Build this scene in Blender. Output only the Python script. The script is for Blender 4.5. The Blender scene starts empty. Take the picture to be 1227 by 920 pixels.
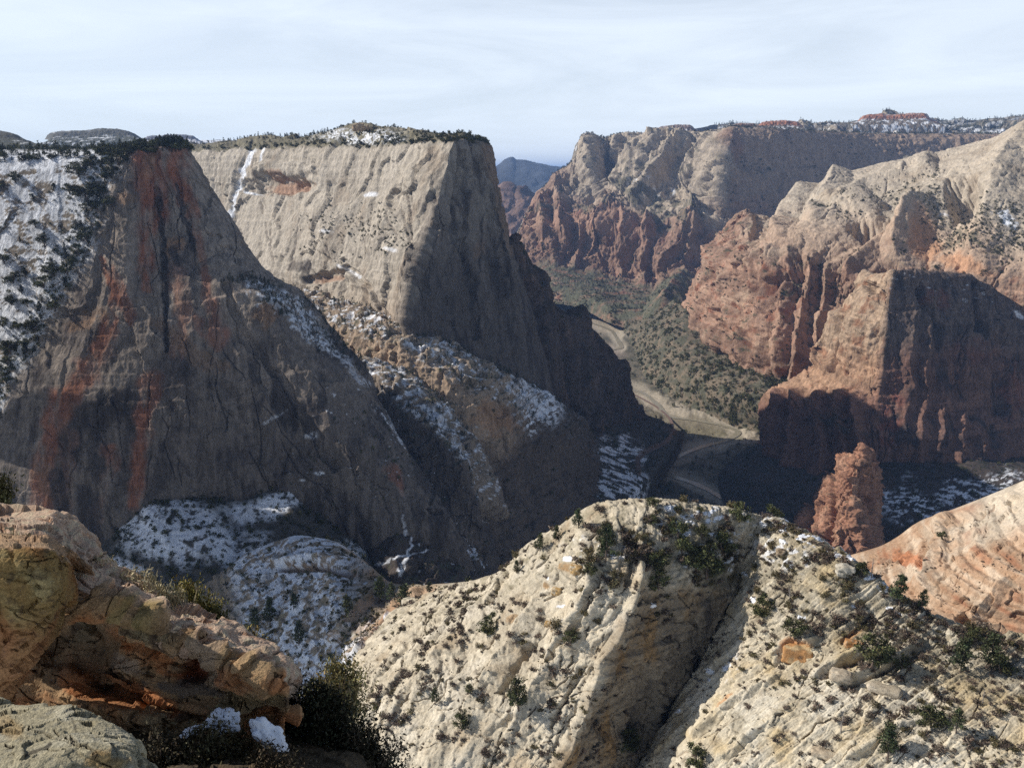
import bpy, math, numpy as np
from mathutils import Vector
rad = math.radians
sc = bpy.context.scene
# ---------------------------------------------------------------- camera, sky, sun, exposure
F = 1062.0; W0, H0 = 1227.0, 920.0; PITCH = rad(13.5); CZ = 670.0
cam_d = bpy.data.cameras.new("camera"); cam = bpy.data.objects.new("camera", cam_d)
sc.collection.objects.link(cam); sc.camera = cam
cam_d.sensor_fit = 'HORIZONTAL'; cam_d.sensor_width = 36.0; cam_d.lens = 36.0 * F / W0
cam_d.clip_start = 0.5; cam_d.clip_end = 90000
cam.location = (0, 0, CZ); cam.rotation_euler = (rad(90) - PITCH, 0, 0)
SUN_EL = rad(33); SUN_X, SUN_Y = -0.975, 0.17            # towards the sun, horizontally
SUN_AZ = math.atan2(SUN_X, SUN_Y)                        # clockwise from +Y
L = np.array([math.sin(SUN_AZ) * math.cos(SUN_EL), math.cos(SUN_AZ) * math.cos(SUN_EL), math.sin(SUN_EL)])
sd = bpy.data.lights.new("sun", 'SUN'); sd.energy = 5.0; sd.angle = rad(0.53); sd.color = (1.0, 0.945, 0.87)
sun = bpy.data.objects.new("sun", sd); sc.collection.objects.link(sun); sun.location = (-300, 0, CZ + 400)
sun.rotation_euler = Vector(L.tolist()).to_track_quat('Z', 'Y').to_euler()
w = bpy.data.worlds.new("World"); sc.world = w; w.use_nodes = True
nt = w.node_tree; nt.nodes.clear()
wo = nt.nodes.new('ShaderNodeOutputWorld'); bg = nt.nodes.new('ShaderNodeBackground'); bg.inputs['Strength'].default_value = 0.066
sk = nt.nodes.new('ShaderNodeTexSky'); sk.sky_type = 'NISHITA'; sk.sun_disc = False
sk.sun_elevation = SUN_EL; sk.sun_rotation = SUN_AZ; sk.altitude = 1900; sk.air_density = 1.0; sk.dust_density = 1.2; sk.ozone_density = 1.4
tc = nt.nodes.new('ShaderNodeTexCoord'); mp = nt.nodes.new('ShaderNodeMapping'); mp.inputs['Scale'].default_value = (1.6, 1.6, 11.0)
mp.inputs['Rotation'].default_value = (rad(6), rad(-9), 0.4)
nz = nt.nodes.new('ShaderNodeTexNoise'); nz.inputs['Scale'].default_value = 1.5; nz.inputs['Detail'].default_value = 7; nz.inputs['Roughness'].default_value = 0.62; nz.inputs['Distortion'].default_value = 0.8
cr = nt.nodes.new('ShaderNodeValToRGB'); cr.color_ramp.elements[0].position = 0.36; cr.color_ramp.elements[1].position = 0.74
cr.color_ramp.elements[0].color = (0.66, 0.66, 0.66, 1); cr.color_ramp.elements[1].color = (0.93, 0.93, 0.93, 1)
mx = nt.nodes.new('ShaderNodeMix'); mx.data_type = 'RGBA'
mx.inputs[7].default_value = (13.5, 14.9, 16.6, 1)           # thin high cirrus, lit by the sun
nt.links.new(tc.outputs['Generated'], mp.inputs['Vector']); nt.links.new(mp.outputs[0], nz.inputs['Vector'])
nt.links.new(nz.outputs['Fac'], cr.inputs[0])
sx = nt.nodes.new('ShaderNodeSeparateXYZ'); nt.links.new(tc.outputs['Generated'], sx.inputs[0])     # the veil of cirrus thins out overhead
mr = nt.nodes.new('ShaderNodeMapRange'); mr.interpolation_type = 'SMOOTHSTEP'; mr.inputs['From Min'].default_value = 0.13; mr.inputs['From Max'].default_value = 0.36; mr.inputs['To Min'].default_value = 1.0; mr.inputs['To Max'].default_value = 0.06
nt.links.new(sx.outputs['Z'], mr.inputs['Value'])
ml = nt.nodes.new('ShaderNodeMath'); ml.operation = 'MULTIPLY'; nt.links.new(cr.outputs[0], ml.inputs[0]); nt.links.new(mr.outputs[0], ml.inputs[1]); nt.links.new(ml.outputs[0], mx.inputs[0])
nt.links.new(sk.outputs[0], mx.inputs[6]); nt.links.new(mx.outputs[2], bg.inputs['Color']); nt.links.new(bg.outputs[0], wo.inputs['Surface'])
vs = sc.view_settings; vs.view_transform = 'Standard'; vs.look = 'None'; vs.exposure = 0.15; vs.gamma = 1.0; vs.use_curve_mapping = False
sc.render.engine = 'CYCLES'; sc.cycles.max_bounces = 5; sc.cycles.diffuse_bounces = 3; sc.cycles.volume_bounces = 1; sc.cycles.transparent_max_bounces = 6
sc.cycles.use_denoising = False; sc.cycles.sample_clamp_indirect = 4.0
HAZE = 2.9e-5
# ---------------------------------------------------------------- numpy helpers
cP, sP = math.cos(PITCH), math.sin(PITCH)
def w3(px, py, Y):
    px, py, Y = (np.asarray(a, float) for a in (px, py, Y))
    u = (px - W0 / 2) / F; v = (H0 / 2 - py) / F
    dy = cP + v * sP; dz = -sP + v * cP
    k = Y / dy
    return np.stack([u * k, Y + 0 * u, CZ + dz * k], -1)
def pix(P):
    x, y, z = P[..., 0], P[..., 1], P[..., 2] - CZ
    d = y * cP - z * sP; up = y * sP + z * cP
    d = np.where(d < 0.3, 0.3, d)
    return W0 / 2 + F * x / d, H0 / 2 - F * up / d, d
def floorY(py, z=0.0):
    v = (H0 / 2 - np.asarray(py, float)) / F
    return (z - CZ) * (cP + v * sP) / (-sP + v * cP)
_r = np.random.RandomState(7); PERM = _r.permutation(256).astype(np.int32); PERM = np.concatenate([PERM, PERM, PERM])
_g = _r.normal(size=(256, 3)); GRAD = (_g / np.linalg.norm(_g, axis=1)[:, None]).astype(np.float32)
from concurrent.futures import ThreadPoolExecutor
POOL = ThreadPoolExecutor(4)
def _per(q):
    i = np.floor(q).astype(np.int32); f = (q - i).astype(np.float32); i &= 255
    u = f * f * f * (f * (f * 6 - 15) + 10); r = 0
    X = i[:, 0], i[:, 0] + 1; fx, fy, fz = f[:, 0], f[:, 1], f[:, 2]
    for dx in (0, 1):
        wx = u[:, 0] if dx else 1 - u[:, 0]; hx = PERM[X[dx]] + i[:, 1]
        for dy in (0, 1):
            wy = wx * (u[:, 1] if dy else 1 - u[:, 1]); hy = PERM[hx + dy] + i[:, 2]
            for dz in (0, 1):
                g = PERM[hy + dz] & 255
                r = r + wy * (u[:, 2] if dz else 1 - u[:, 2]) * (GX[g] * (fx - dx) + GY[g] * (fy - dy) + GZ[g] * (fz - dz))
    return r * np.float32(1.6)
GX, GY, GZ = (np.ascontiguousarray(GRAD[:, k]) for k in range(3))
def chunks(fn, p, n=40000):
    return list(POOL.map(fn, [p[a:a + n] for a in range(0, len(p), n)]))
def perlin(p):
    return np.concatenate(chunks(_per, p.reshape(-1, 3))).reshape(p.shape[:-1])
def fbm(P, L_, oct=4, seed=0, st=(1, 1, 1), gain=0.5, ridge=False):
    q = P / (np.array(st) * L_) + seed * 17.31; a = 1.0; s = 0; t = 0
    for o in range(oct):
        n = perlin(q); n = (1 - 2 * np.abs(n)) if ridge else n
        s = s + a * n; t += a; a *= gain; q = q * 2.03 + 5.7
    return s / t
def cells(P, L_, seed=0, st=(1, 1, 1)):
    """random height of the nearest cell, and distance to the border (blocky jointed rock)"""
    q = (P / (np.array(st) * L_)).reshape(-1, 3) + seed * 9.17; r = chunks(_cel, q)
    return tuple(np.concatenate([x[k] for x in r]).reshape(P.shape[:-1]) for k in range(3))
def _cel(q):
    i = np.floor(q).astype(np.int32); f = (q - i).astype(np.float32); i &= 255
    d1 = np.full(len(q), 9, np.float32); d2 = d1.copy(); h1 = np.zeros(len(q), np.float32); tl = h1.copy()
    for dx in (-1, 0, 1):
        px = PERM[(i[:, 0] + dx) & 255]
        for dy in (-1, 0, 1):
            py = PERM[px + ((i[:, 1] + dy) & 255)]
            for dz in (-1, 0, 1):
                h = PERM[py + ((i[:, 2] + dz) & 255)]
                ox, oy, oz = dx + PF[h] - f[:, 0], dy + PF[h + 57] - f[:, 1], dz + PF[h + 131] - f[:, 2]; d = ox * ox + oy * oy + oz * oz
                n = d < d1
                d2 = np.where(n, d1, np.minimum(d2, d)); h1 = np.where(n, PF2[h], h1); tl = np.where(n, ox * (PF[h + 19] - .5) + oy * (PF[h + 83] - .5) + oz * (PF[h + 171] - .5), tl); d1 = np.where(n, d, d1)
    return h1, np.sqrt(d2) - np.sqrt(d1), tl
PF = (PERM / 255.).astype(np.float32); PF2 = (np.arange(256) / 255.).astype(np.float32)
def sstep(a, b, x):
    t = np.clip((x - a) / (b - a), 0, 1); return t * t * (3 - 2 * t)
def strata(z, T, P, seed=0, sharp=0.75):
    """ledge profile: rock beds of thickness T weathered into steps"""
    s = z / T + 0.55 * fbm(P, T * 12, 3, seed + 3, (1, 1, .35)); f = s - np.floor(s)
    k = np.floor(s).astype(int) & 255
    hard = PERM[k] / 255.0
    return np.where(f < sharp, f / sharp, (1 - f) / (1 - sharp)) * (0.4 + 0.9 * hard) - 0.4, hard
# ---------------------------------------------------------------- materials
def mat_rock(name, scale, bump=0.5, mottle=0.35, dist=1.0, streak=0.0, grain=0.16, slen=14.0):
    m = bpy.data.materials.new(name); m.use_nodes = True; n = m.node_tree; b = n.nodes['Principled BSDF']
    b.inputs['Roughness'].default_value = 0.93; b.inputs['Specular IOR Level'].default_value = 0.12
    at = n.nodes.new('ShaderNodeAttribute'); at.attribute_name = 'Col'
    geo = n.nodes.new('ShaderNodeNewGeometry'); n1 = n.nodes.new('ShaderNodeTexNoise'); n2 = n.nodes.new('ShaderNodeTexNoise')
    n1.inputs['Scale'].default_value = 1.0 / scale; n1.inputs['Detail'].default_value = 6; n1.inputs['Roughness'].default_value = 0.68
    n2.inputs['Scale'].default_value = 4.7 / scale; n2.inputs['Detail'].default_value = 5; n2.inputs['Roughness'].default_value = 0.7
    for t in (n1, n2): n.links.new(geo.outputs['Position'], t.inputs['Vector'])
    mr = n.nodes.new('ShaderNodeMapRange'); mr.inputs['From Min'].default_value = .25; mr.inputs['From Max'].default_value = .75
    mr.inputs['To Min'].default_value = 1 - mottle; mr.inputs['To Max'].default_value = 1 + mottle
    n.links.new(n1.outputs['Fac'], mr.inputs['Value'])
    n3 = n.nodes.new('ShaderNodeTexNoise'); n3.inputs['Scale'].default_value = 2.2 / scale; n3.inputs['Detail'].default_value = 4; n3.inputs['Roughness'].default_value = 0.75; n.links.new(geo.outputs['Position'], n3.inputs['Vector'])
    m3 = n.nodes.new('ShaderNodeMapRange'); m3.inputs['From Min'].default_value = .35; m3.inputs['From Max'].default_value = .65; m3.inputs['To Min'].default_value = 1 - grain; m3.inputs['To Max'].default_value = 1 + grain; n.links.new(n3.outputs['Fac'], m3.inputs['Value'])
    fac = n.nodes.new('ShaderNodeMath'); fac.operation = 'MULTIPLY'; n.links.new(mr.outputs[0], fac.inputs[0]); n.links.new(m3.outputs[0], fac.inputs[1]); st = None
    if streak:                                               # narrow run-off streaks and joints down the wall
        vm = n.nodes.new('ShaderNodeVectorMath'); vm.operation = 'MULTIPLY'; vm.inputs[1].default_value = (.8 / scale, .8 / scale, .8 / scale / slen); n.links.new(geo.outputs['Position'], vm.inputs[0])
        st = n.nodes.new('ShaderNodeTexNoise'); st.inputs['Scale'].default_value = 1.0; st.inputs['Detail'].default_value = 5; st.inputs['Roughness'].default_value = 0.66; st.inputs['Distortion'].default_value = .25; n.links.new(vm.outputs[0], st.inputs['Vector'])
        ms = n.nodes.new('ShaderNodeMapRange'); ms.inputs['From Min'].default_value = .36; ms.inputs['From Max'].default_value = .6; ms.inputs['To Min'].default_value = 1 - streak; ms.inputs['To Max'].default_value = 1 + streak * .35; n.links.new(st.outputs['Fac'], ms.inputs['Value'])
        f2 = n.nodes.new('ShaderNodeMath'); f2.operation = 'MULTIPLY'; n.links.new(fac.outputs[0], f2.inputs[0]); n.links.new(ms.outputs[0], f2.inputs[1]); fac = f2
    mm = n.nodes.new('ShaderNodeMix'); mm.data_type = 'RGBA'; mm.blend_type = 'MULTIPLY'; mm.inputs[0].default_value = 1
    n.links.new(at.outputs['Color'], mm.inputs[6]); n.links.new(fac.outputs[0], mm.inputs[7]); n.links.new(mm.outputs[2], b.inputs['Base Color'])
    ad = n.nodes.new('ShaderNodeMath'); ad.operation = 'MULTIPLY_ADD'; ad.inputs[1].default_value = 0.4
    n.links.new(n2.outputs['Fac'], ad.inputs[0]); n.links.new(n1.outputs['Fac'], ad.inputs[2])
    bp = n.nodes.new('ShaderNodeBump'); bp.inputs['Strength'].default_value = bump; bp.inputs['Distance'].default_value = scale * 0.5 * dist
    if st:
        a2 = n.nodes.new('ShaderNodeMath'); a2.operation = 'MULTIPLY_ADD'; a2.inputs[1].default_value = 1.1; n.links.new(st.outputs['Fac'], a2.inputs[0]); n.links.new(ad.outputs[0], a2.inputs[2]); ad = a2
    n.links.new(ad.outputs[0], bp.inputs['Height']); n.links.new(bp.outputs[0], b.inputs['Normal'])
    return m
def mat_leaf(name, tr=0.25):
    m = bpy.data.materials.new(name); m.use_nodes = True; n = m.node_tree; b = n.nodes['Principled BSDF']
    b.inputs['Roughness'].default_value = 0.75; b.inputs['Specular IOR Level'].default_value = 0.15
    at = n.nodes.new('ShaderNodeAttribute'); at.attribute_name = 'Col'
    oi = n.nodes.new('ShaderNodeObjectInfo'); mr = n.nodes.new('ShaderNodeMapRange'); mr.inputs['To Min'].default_value = .75; mr.inputs['To Max'].default_value = 1.3
    n.links.new(oi.outputs['Random'], mr.inputs['Value'])
    mm = n.nodes.new('ShaderNodeMix'); mm.data_type = 'RGBA'; mm.blend_type = 'MULTIPLY'; mm.inputs[0].default_value = 1
    n.links.new(at.outputs['Color'], mm.inputs[6]); n.links.new(mr.outputs[0], mm.inputs[7]); n.links.new(mm.outputs[2], b.inputs['Base Color'])
    return m
def mat_plain(name, col, rough=0.9, scale=1.0, var=0.3, bump=0.3, spec=0.2):
    m = bpy.data.materials.new(name); m.use_nodes = True; n = m.node_tree; b = n.nodes['Principled BSDF']
    b.inputs['Roughness'].default_value = rough; b.inputs['Specular IOR Level'].default_value = spec
    geo = n.nodes.new('ShaderNodeNewGeometry'); t = n.nodes.new('ShaderNodeTexNoise'); t.inputs['Scale'].default_value = 1 / scale; t.inputs['Detail'].default_value = 6
    n.links.new(geo.outputs['Position'], t.inputs['Vector'])
    c = n.nodes.new('ShaderNodeValToRGB'); c.color_ramp.elements[0].position = .3; c.color_ramp.elements[1].position = .7
    c.color_ramp.elements[0].color = tuple(x * (1 - var) for x in col) + (1,); c.color_ramp.elements[1].color = tuple(min(1, x * (1 + var)) for x in col) + (1,)
    n.links.new(t.outputs['Fac'], c.inputs[0]); n.links.new(c.outputs[0], b.inputs['Base Color'])
    bp = n.nodes.new('ShaderNodeBump'); bp.inputs['Strength'].default_value = bump; bp.inputs['Distance'].default_value = scale * .3
    n.links.new(t.outputs['Fac'], bp.inputs['Height']); n.links.new(bp.outputs[0], b.inputs['Normal'])
    return m
# ---------------------------------------------------------------- meshes
def mesh_np(name, V, Fc, mat=None, col=None, smooth=True, matidx=None):
    V = np.asarray(V, np.float32).reshape(-1, 3); Fc = np.asarray(Fc, np.int32); k = Fc.shape[1]
    me = bpy.data.meshes.new(name); me.vertices.add(len(V)); me.vertices.foreach_set('co', V.ravel())
    me.loops.add(Fc.size); me.loops.foreach_set('vertex_index', Fc.ravel()); me.polygons.add(len(Fc))
    me.polygons.foreach_set('loop_start', np.arange(0, Fc.size, k, dtype=np.int32))
    me.polygons.foreach_set('use_smooth', np.full(len(Fc), smooth, bool))
    mats = mat if isinstance(mat, (list, tuple)) else [mat]
    for m in mats:
        if m: me.materials.append(m)
    if matidx is not None: me.polygons.foreach_set('material_index', np.asarray(matidx, np.int32))
    if col is not None:
        a = me.color_attributes.new('Col', 'FLOAT_COLOR', 'POINT')
        c = np.ones((len(V), 4), np.float32); c[:, :3] = np.asarray(col, np.float32).reshape(-1, 3); a.data.foreach_set('color', c.ravel())
    me.update(calc_edges=True)
    return me
def link(name, me, label=None, cat=None, group=None, kind=None, parent=None):
    o = bpy.data.objects.new(name, me); sc.collection.objects.link(o)
    if label: o['label'] = label
    if cat: o['category'] = cat
    if group: o['group'] = group
    if kind: o['kind'] = kind
    if parent: o.parent = parent
    return o
# ---------------------------------------------------------------- sheets: dense rock surfaces grown on a coarse control grid
def pchip(t, y, x):
    y = np.asarray(y, float); h = np.diff(t)[:, None]; d = np.diff(y, axis=0) / h; m = np.zeros_like(y)
    if len(t) > 2:
        w1 = 2 * h[1:] + h[:-1]; w2 = h[1:] + 2 * h[:-1]; p = d[:-1] * d[1:] > 0
        with np.errstate(all='ignore'): hm = (w1 + w2) / (w1 / d[:-1] + w2 / d[1:])
        m[1:-1] = np.where(p, hm, 0)
    m[0] = d[0]; m[-1] = d[-1]
    i = np.clip(np.searchsorted(t, x, 'right') - 1, 0, len(t) - 2); hh = (t[i + 1] - t[i])[:, None]; s = ((x - t[i]) / (t[i + 1] - t[i]))[:, None]
    return (y[i] * (1 + 2 * s) * (1 - s) ** 2 + m[i] * hh * s * (1 - s) ** 2 + y[i + 1] * s * s * (3 - 2 * s) + m[i + 1] * hh * s * s * (s - 1))
class Sheet: pass
def sharpen(grid, k, f=.12):
    """extra control columns either side of column k, so that the surface turns a crisp corner there"""
    out = []
    for r in grid:
        r = [np.array(p, float) for p in r]; out.append([tuple(p) for p in r[:k] + [r[k] * (1 - f) + r[k - 1] * f, r[k], r[k] * (1 - f) + r[k + 1] * f] + r[k + 1:]])
    return out
def lamin(s, d, T, amp, seed, m=1.0):
    z = s.B @ np.array(d) + T * 1.5 * fbm(s.B, T * 9, 3, seed); b, hard = strata(z, T, s.B, seed, .82); push(s, amp * b * m); return hard
def sheet(grid, step=1.2, pre=(), post=(), seed=0, us=None, vs_=None):
    """grid rows of (px, py, Y) control points; pre rows go behind the first row as (dx,dy,dz) metres (first = farthest), post rows after the last"""
    G = np.array(grid, float); C = w3(G[..., 0], G[..., 1], G[..., 2]); n0 = len(pre)
    rows = [C[0] + np.array(d) for d in pre] + list(C) + [C[-1] + np.array(d) for d in post]
    C = np.array(rows); px, py, _ = pix(C)
    def samples(dl, lo, span):
        n = np.maximum(lo, np.ceil(np.minimum(dl, 900) / step)).astype(int); k = np.arange(len(n)); n = np.where((k < span[0]) | (k >= span[1]), np.minimum(n, 14), n); t = [np.linspace(i, i + 1, k, endpoint=False) for i, k in enumerate(n)]
        return np.concatenate(t + [[len(n)]])
    inside = lambda a, lo, hi: np.clip(a, lo, hi)
    cx, cy = inside(px, -60, 1287), inside(py, -20, 960)
    tv = samples(np.hypot(np.diff(cx, axis=0), np.diff(cy, axis=0)).max(1), 3, [n0 + a for a in (vs_ or (0, len(G) - 1))])
    tu = samples(np.hypot(np.diff(cx, axis=1), np.diff(cy, axis=1)).max(0), 3, us or (0, 999))
    R, K = C.shape[:2]
    A = pchip(np.arange(R, dtype=float), C.reshape(R, -1), tv).reshape(len(tv), K, 3).transpose(1, 0, 2).reshape(K, -1)
    V = pchip(np.arange(K, dtype=float), A, tu).reshape(len(tu), len(tv), 3).transpose(1, 0, 2)
    s = Sheet(); s.V = V.copy(); s.B = V.copy(); s.tv = tv - n0; s.tu = tu; s.px, s.py, s.d = pix(V); s.seed = seed
    s.vis = sstep(-0.7, 0.2, s.tv)[:, None] * np.ones((1, len(tu))); s.renorm(); return s
def renorm(s):
    du = np.gradient(s.V, axis=1); dv = np.gradient(s.V, axis=0); n = np.cross(dv, du)
    n /= np.linalg.norm(n, axis=-1, keepdims=True) + 1e-9
    c = np.array([0, 0, CZ]) - s.V; c[..., 2] += 0
    if (np.einsum('ijk,ijk->ij', n, c / np.linalg.norm(c, axis=-1, keepdims=True)) * (s.tv >= 0)[:, None]).sum() < 0: n = -n; s.flip = True
    else: s.flip = False
    s.N = n
Sheet.renorm = renorm
def push(s, h, d=None):
    h = np.asarray(h)
    s.V = s.V + (s.N if d is None else np.array(d)) * h[..., None]
def segd(s, pts, warp=0.0, wl=40.0):
    """pixel distance to a polyline on the sheet (signed by side) and parameter"""
    x, y = s.px, s.py
    if warp:
        q = np.stack([x / wl, y / wl, 0 * x + s.seed], -1); x = x + warp * perlin(q) + warp * .5 * perlin(q * 2.3 + 4); y = y + warp * perlin(q + 31.7) + warp * .5 * perlin(q * 2.3 + 44)
    best = np.full(x.shape, 1e9); sg = np.zeros(x.shape); tt = np.zeros(x.shape)
    for k in range(len(pts) - 1):
        ax, ay = pts[k][:2]; bx, by = pts[k + 1][:2]; ex, ey = bx - ax, by - ay; l2 = ex * ex + ey * ey
        t = np.clip(((x - ax) * ex + (y - ay) * ey) / l2, 0, 1); dx, dy = x - ax - t * ex, y - ay - t * ey; d = np.hypot(dx, dy)
        n = d < best; best = np.where(n, d, best); sg = np.where(n, np.sign(ex * dy - ey * dx), sg); tt = np.where(n, (k + t) / (len(pts) - 1), tt)
    return best, sg, tt
def vcracks(s, L_, seed, wd=.035, keep=0.0):
    P = s.B.copy(); P = P + L_ * .12 * np.stack([fbm(s.B, L_ * .8, 3, seed + 3), fbm(s.B, L_ * .8, 3, seed + 8), 0 * P[..., 0]], -1)
    f = np.abs(perlin(P / np.array([L_, L_, L_ * 26]) + seed)); k = fbm(s.B, L_ * 2.2, 2, seed + 5, (1, 1, 1.6))
    return (1 - sstep(0, wd, f)) * sstep(keep, keep + .15, k)
def stroke(s, pts, wd, warp=2.0, wl=25.0, hard=0.5):
    d, _, t = segd(s, pts, warp, wl); 
    if np.ndim(wd): wd = np.interp(t, np.linspace(0, 1, len(wd)), wd)
    return 1 - sstep(hard, 1.0, d / wd)
def rcracks(s, n, box, ang, spr, ln, wd, seed, mask=None, wig=.10):
    """random joints: broken polylines inside a pixel box, running at angle ang (degrees, y down)"""
    r = np.random.RandomState(seed); out = np.zeros(s.px.shape); fx, fy, fo = s.px.ravel(), s.py.ravel(), out.ravel()
    for _ in range(n):
        x, y = box[0] + (box[2] - box[0]) * r.rand(), box[1] + (box[3] - box[1]) * r.rand(); a = rad(ang + spr * r.normal()); l = ln[0] + (ln[1] - ln[0]) * r.rand() ** 2; k = 7; t = np.linspace(0, 1, k)
        off = np.cumsum(r.normal(size=k)) * l * wig * .4; X = x + math.cos(a) * l * t - math.sin(a) * off; Y = y + math.sin(a) * l * t + math.cos(a) * off; w_ = (wd[0] + (wd[1] - wd[0]) * r.rand()) * (.35 + np.sin(t * 2.6 + .25))
        m = np.nonzero((fx > X.min() - 5) & (fx < X.max() + 5) & (fy > Y.min() - 5) & (fy < Y.max() + 5))[0]
        if not len(m): continue
        q = Sheet(); q.px, q.py = fx[m], fy[m]; d, _, tt = segd(q, list(zip(X, Y))); v = 1 - sstep(.35, 1.0, d / np.maximum(np.interp(tt, t, w_), .3)); fo[m] = np.maximum(fo[m], v)
    return out if mask is None else out * mask
def blob(s, cx, cy, rx, ry, rot=0, warp=0.3, wl=None, hard=0.5):
    c, n = math.cos(rad(rot)), math.sin(rad(rot)); x, y = s.px - cx, s.py - cy
    u = (x * c + y * n) / rx; v = (-x * n + y * c) / ry; wl = wl or (rx + ry) * .5
    q = np.stack([s.px / wl, s.py / wl, 0 * x + cx * .37 + cy * .11], -1)
    r = np.hypot(u, v) + warp * (perlin(q) + .6 * perlin(q * 2.4 + 3) + .4 * perlin(q * 5.3 + 9))
    return 1 - sstep(hard, 1.0, r)
def ridge(s, pts, wl, wr, h, warp=4, p=1.0):
    """raise a crest along a polyline: width wl (px) on its left side and wr on its right (walking along it)"""
    d, sg, t = segd(s, pts, warp); wd = np.where(sg < 0, wl, wr); x = np.clip(1 - d / wd, 0, 1)
    hh = np.interp(t, np.linspace(0, 1, len(h)), h) if np.ndim(h) else h
    return hh * x ** p
def mixc(c, col, m):
    return c + (np.array(col) - c) * np.clip(m, 0, 1)[..., None]
def finish(s, name, col, mat, label, cat, kind='structure', group=None, flat=False):
    nv, nu = s.V.shape[:2]; i = np.arange((nv - 1) * nu).reshape(nv - 1, nu)[:, :-1].ravel()
    Q = np.stack([i, i + 1, i + nu + 1, i + nu], -1)
    if not s.flip: Q = Q[:, ::-1]
    s.renorm(); s.col = col; s.fpx, s.fpy, s.fd = pix(s.V)
    me = mesh_np(name, s.V, Q, mat, np.clip(col, 0.01, 0.9), smooth=not flat); s.o = link(name, me, label, cat, group, kind); return s.o
SNOW = (0.80, 0.82, 0.86)
# ---------------------------------------------------------------- rock shaping shared by the cliffs
def rockify(s, big=None, flute=None, bed=None, block=None, fine=None, m=1.0, seed=0):
    P = s.B; h = 0
    if big: h = h + big[1] * fbm(P, big[0], 3, seed)
    if flute:
        f = fbm(P, flute[0], 4, seed + 1, (1, 1, flute[2]), .55, ridge=True); h = h + flute[1] * f; s.flute = f
    if block:
        st = block[2] if len(block) > 2 else (1, 1, 1.6)
        wp = P + block[0] * .55 * np.stack([fbm(P, block[0] * 1.1, 3, k, (1, 1, 1), .6) for k in (1, 7, 13)], -1)
        c, e, tl = cells(wp, block[0], seed, st); h = h + block[1] * ((c - .5) * .8 + 2.0 * tl); s.cell = c; s.edge = e
    if bed:
        b, hard = strata(P[..., 2], bed[0], P, seed); h = h + bed[1] * b; s.bed = b; s.hard = hard
    push(s, h * m * s.vis); s.renorm()
    if fine:
        push(s, fine[1] * fbm(s.V, fine[0], 4, seed + 5, (1, 1, .8), .6) * s.vis); s.renorm()
def varnish(s, seed, L_=30, st=7, lo=0.05, hi=0.5):
    """dark mineral streaks running down the face"""
    f = fbm(s.B, L_, 4, seed, (1, 1, st), .55) + .35 * fbm(s.B, L_ * 3, 3, seed + 4, (1, 1, 1.5)); return sstep(lo, hi, f)
def snow_on(s, region, nzlo=0.55, nzhi=0.8, L_=20, cover=0.5, seed=0):
    n = fbm(s.V, L_, 5, seed + 40, (1, 1, 1), .65); up = sstep(nzlo, nzhi, s.N[..., 2] + .25 * n)
    return np.clip(region, 0, 1) * sstep(-.05, .08, n + (cover - .5) * 1.4 + (up - .6) * .6) * sstep(nzlo - .25, nzlo, s.N[..., 2])
def C(s, c): return np.ones(s.V.shape) * np.array(c)
GREY = (.27, .235, .20); CREAM = (.50, .42, .32); TAN = (.42, .31, .21); RED = (.30, .135, .085); ORANGE = (.44, .22, .115); DARK = (.060, .050, .046); PINK = (.43, .28, .20)
BRUSH = (.075, .08, .05)
SH = {}
# ---- ground: one sheet to the horizon, valley floor fine where the photo looks down on it
fl = -0.0
g = []
for py in (207.5, 212, 230, 262, 300, 330, 350, 372, 400, 430, 460, 490, 520, 550, 580, 610, 650, 700):
    g.append([(px, py, floorY(py)) for px in (-900, -200, 300, 560, 660, 730, 800, 870, 940, 1010, 1100, 1300, 1700, 2400)])
s = sheet(g, 1.5, post=[(0, -500, 0), (0, -1400, 0)], pre=[(0, 30000, 0)], us=(3, 10), vs_=(5, 16)); s.vis[:] = 1
river = [(640, 352), (668, 372), (705, 385), (735, 398), (745, 415), (700, 425), (700, 445), (745, 462), (770, 470), (786, 482), (800, 497), (835, 503), (866, 509), (884, 516), (872, 526), (842, 534), (812, 546), (795, 556), (800, 566), (832, 578), (860, 592), (884, 606), (915, 640), (950, 700)]
bank = stroke(s, river, [5, 5, 8, 12, 9, 9, 9, 12, 14, 11, 12, 11, 13, 13, 14, 14, 14, 14, 14, 13, 12, 11, 12, 12], 3.5, 14, .3)
zz = 6 * fbm(s.B, 130, 4, 3) + 3 * np.abs(fbm(s.B, 26, 3, 5)) + 1.5 * fbm(s.B, 9, 3, 6); zz = zz * (1 - .9 * bank) - 3.0 * bank
s.V[..., 2] += zz * sstep(-.2, 1, s.tv)[:, None]; s.renorm()
n = fbm(s.B, 60, 5, 9); n2 = fbm(s.B, 14, 4, 11, gain=.65)
c = C(s, (.17, .145, .105)); c = mixc(c, (.10, .093, .066), sstep(-.1, .25, n)); c = mixc(c, (.06, .062, .042), sstep(.05, .4, n2)); c = mixc(c, (.26, .21, .15), .6 * sstep(.15, .5, -n2))
far = sstep(4300, 5600, s.B[..., 1]); c = mixc(c, (.11, .095, .07), far * .7)
c = mixc(c, (.38, .33, .25), bank * sstep(-.75, .1, n2 + .25)); c = mixc(c, (.24, .205, .15), bank * sstep(.0, .3, fbm(s.B, 22, 4, 14, (2, 1, 1))) * .8)
for (x, y, rx, ry) in ((835, 500, 46, 11), (880, 522, 34, 10), (800, 485, 26, 9), (740, 398, 26, 7), (778, 474, 18, 8), (803, 492, 20, 7), (895, 516, 22, 8), (850, 500, 22, 4)): c = mixc(c, (.42, .36, .27), blob(s, x, y, rx, ry, 12, .8, 8) * .8)
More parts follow.
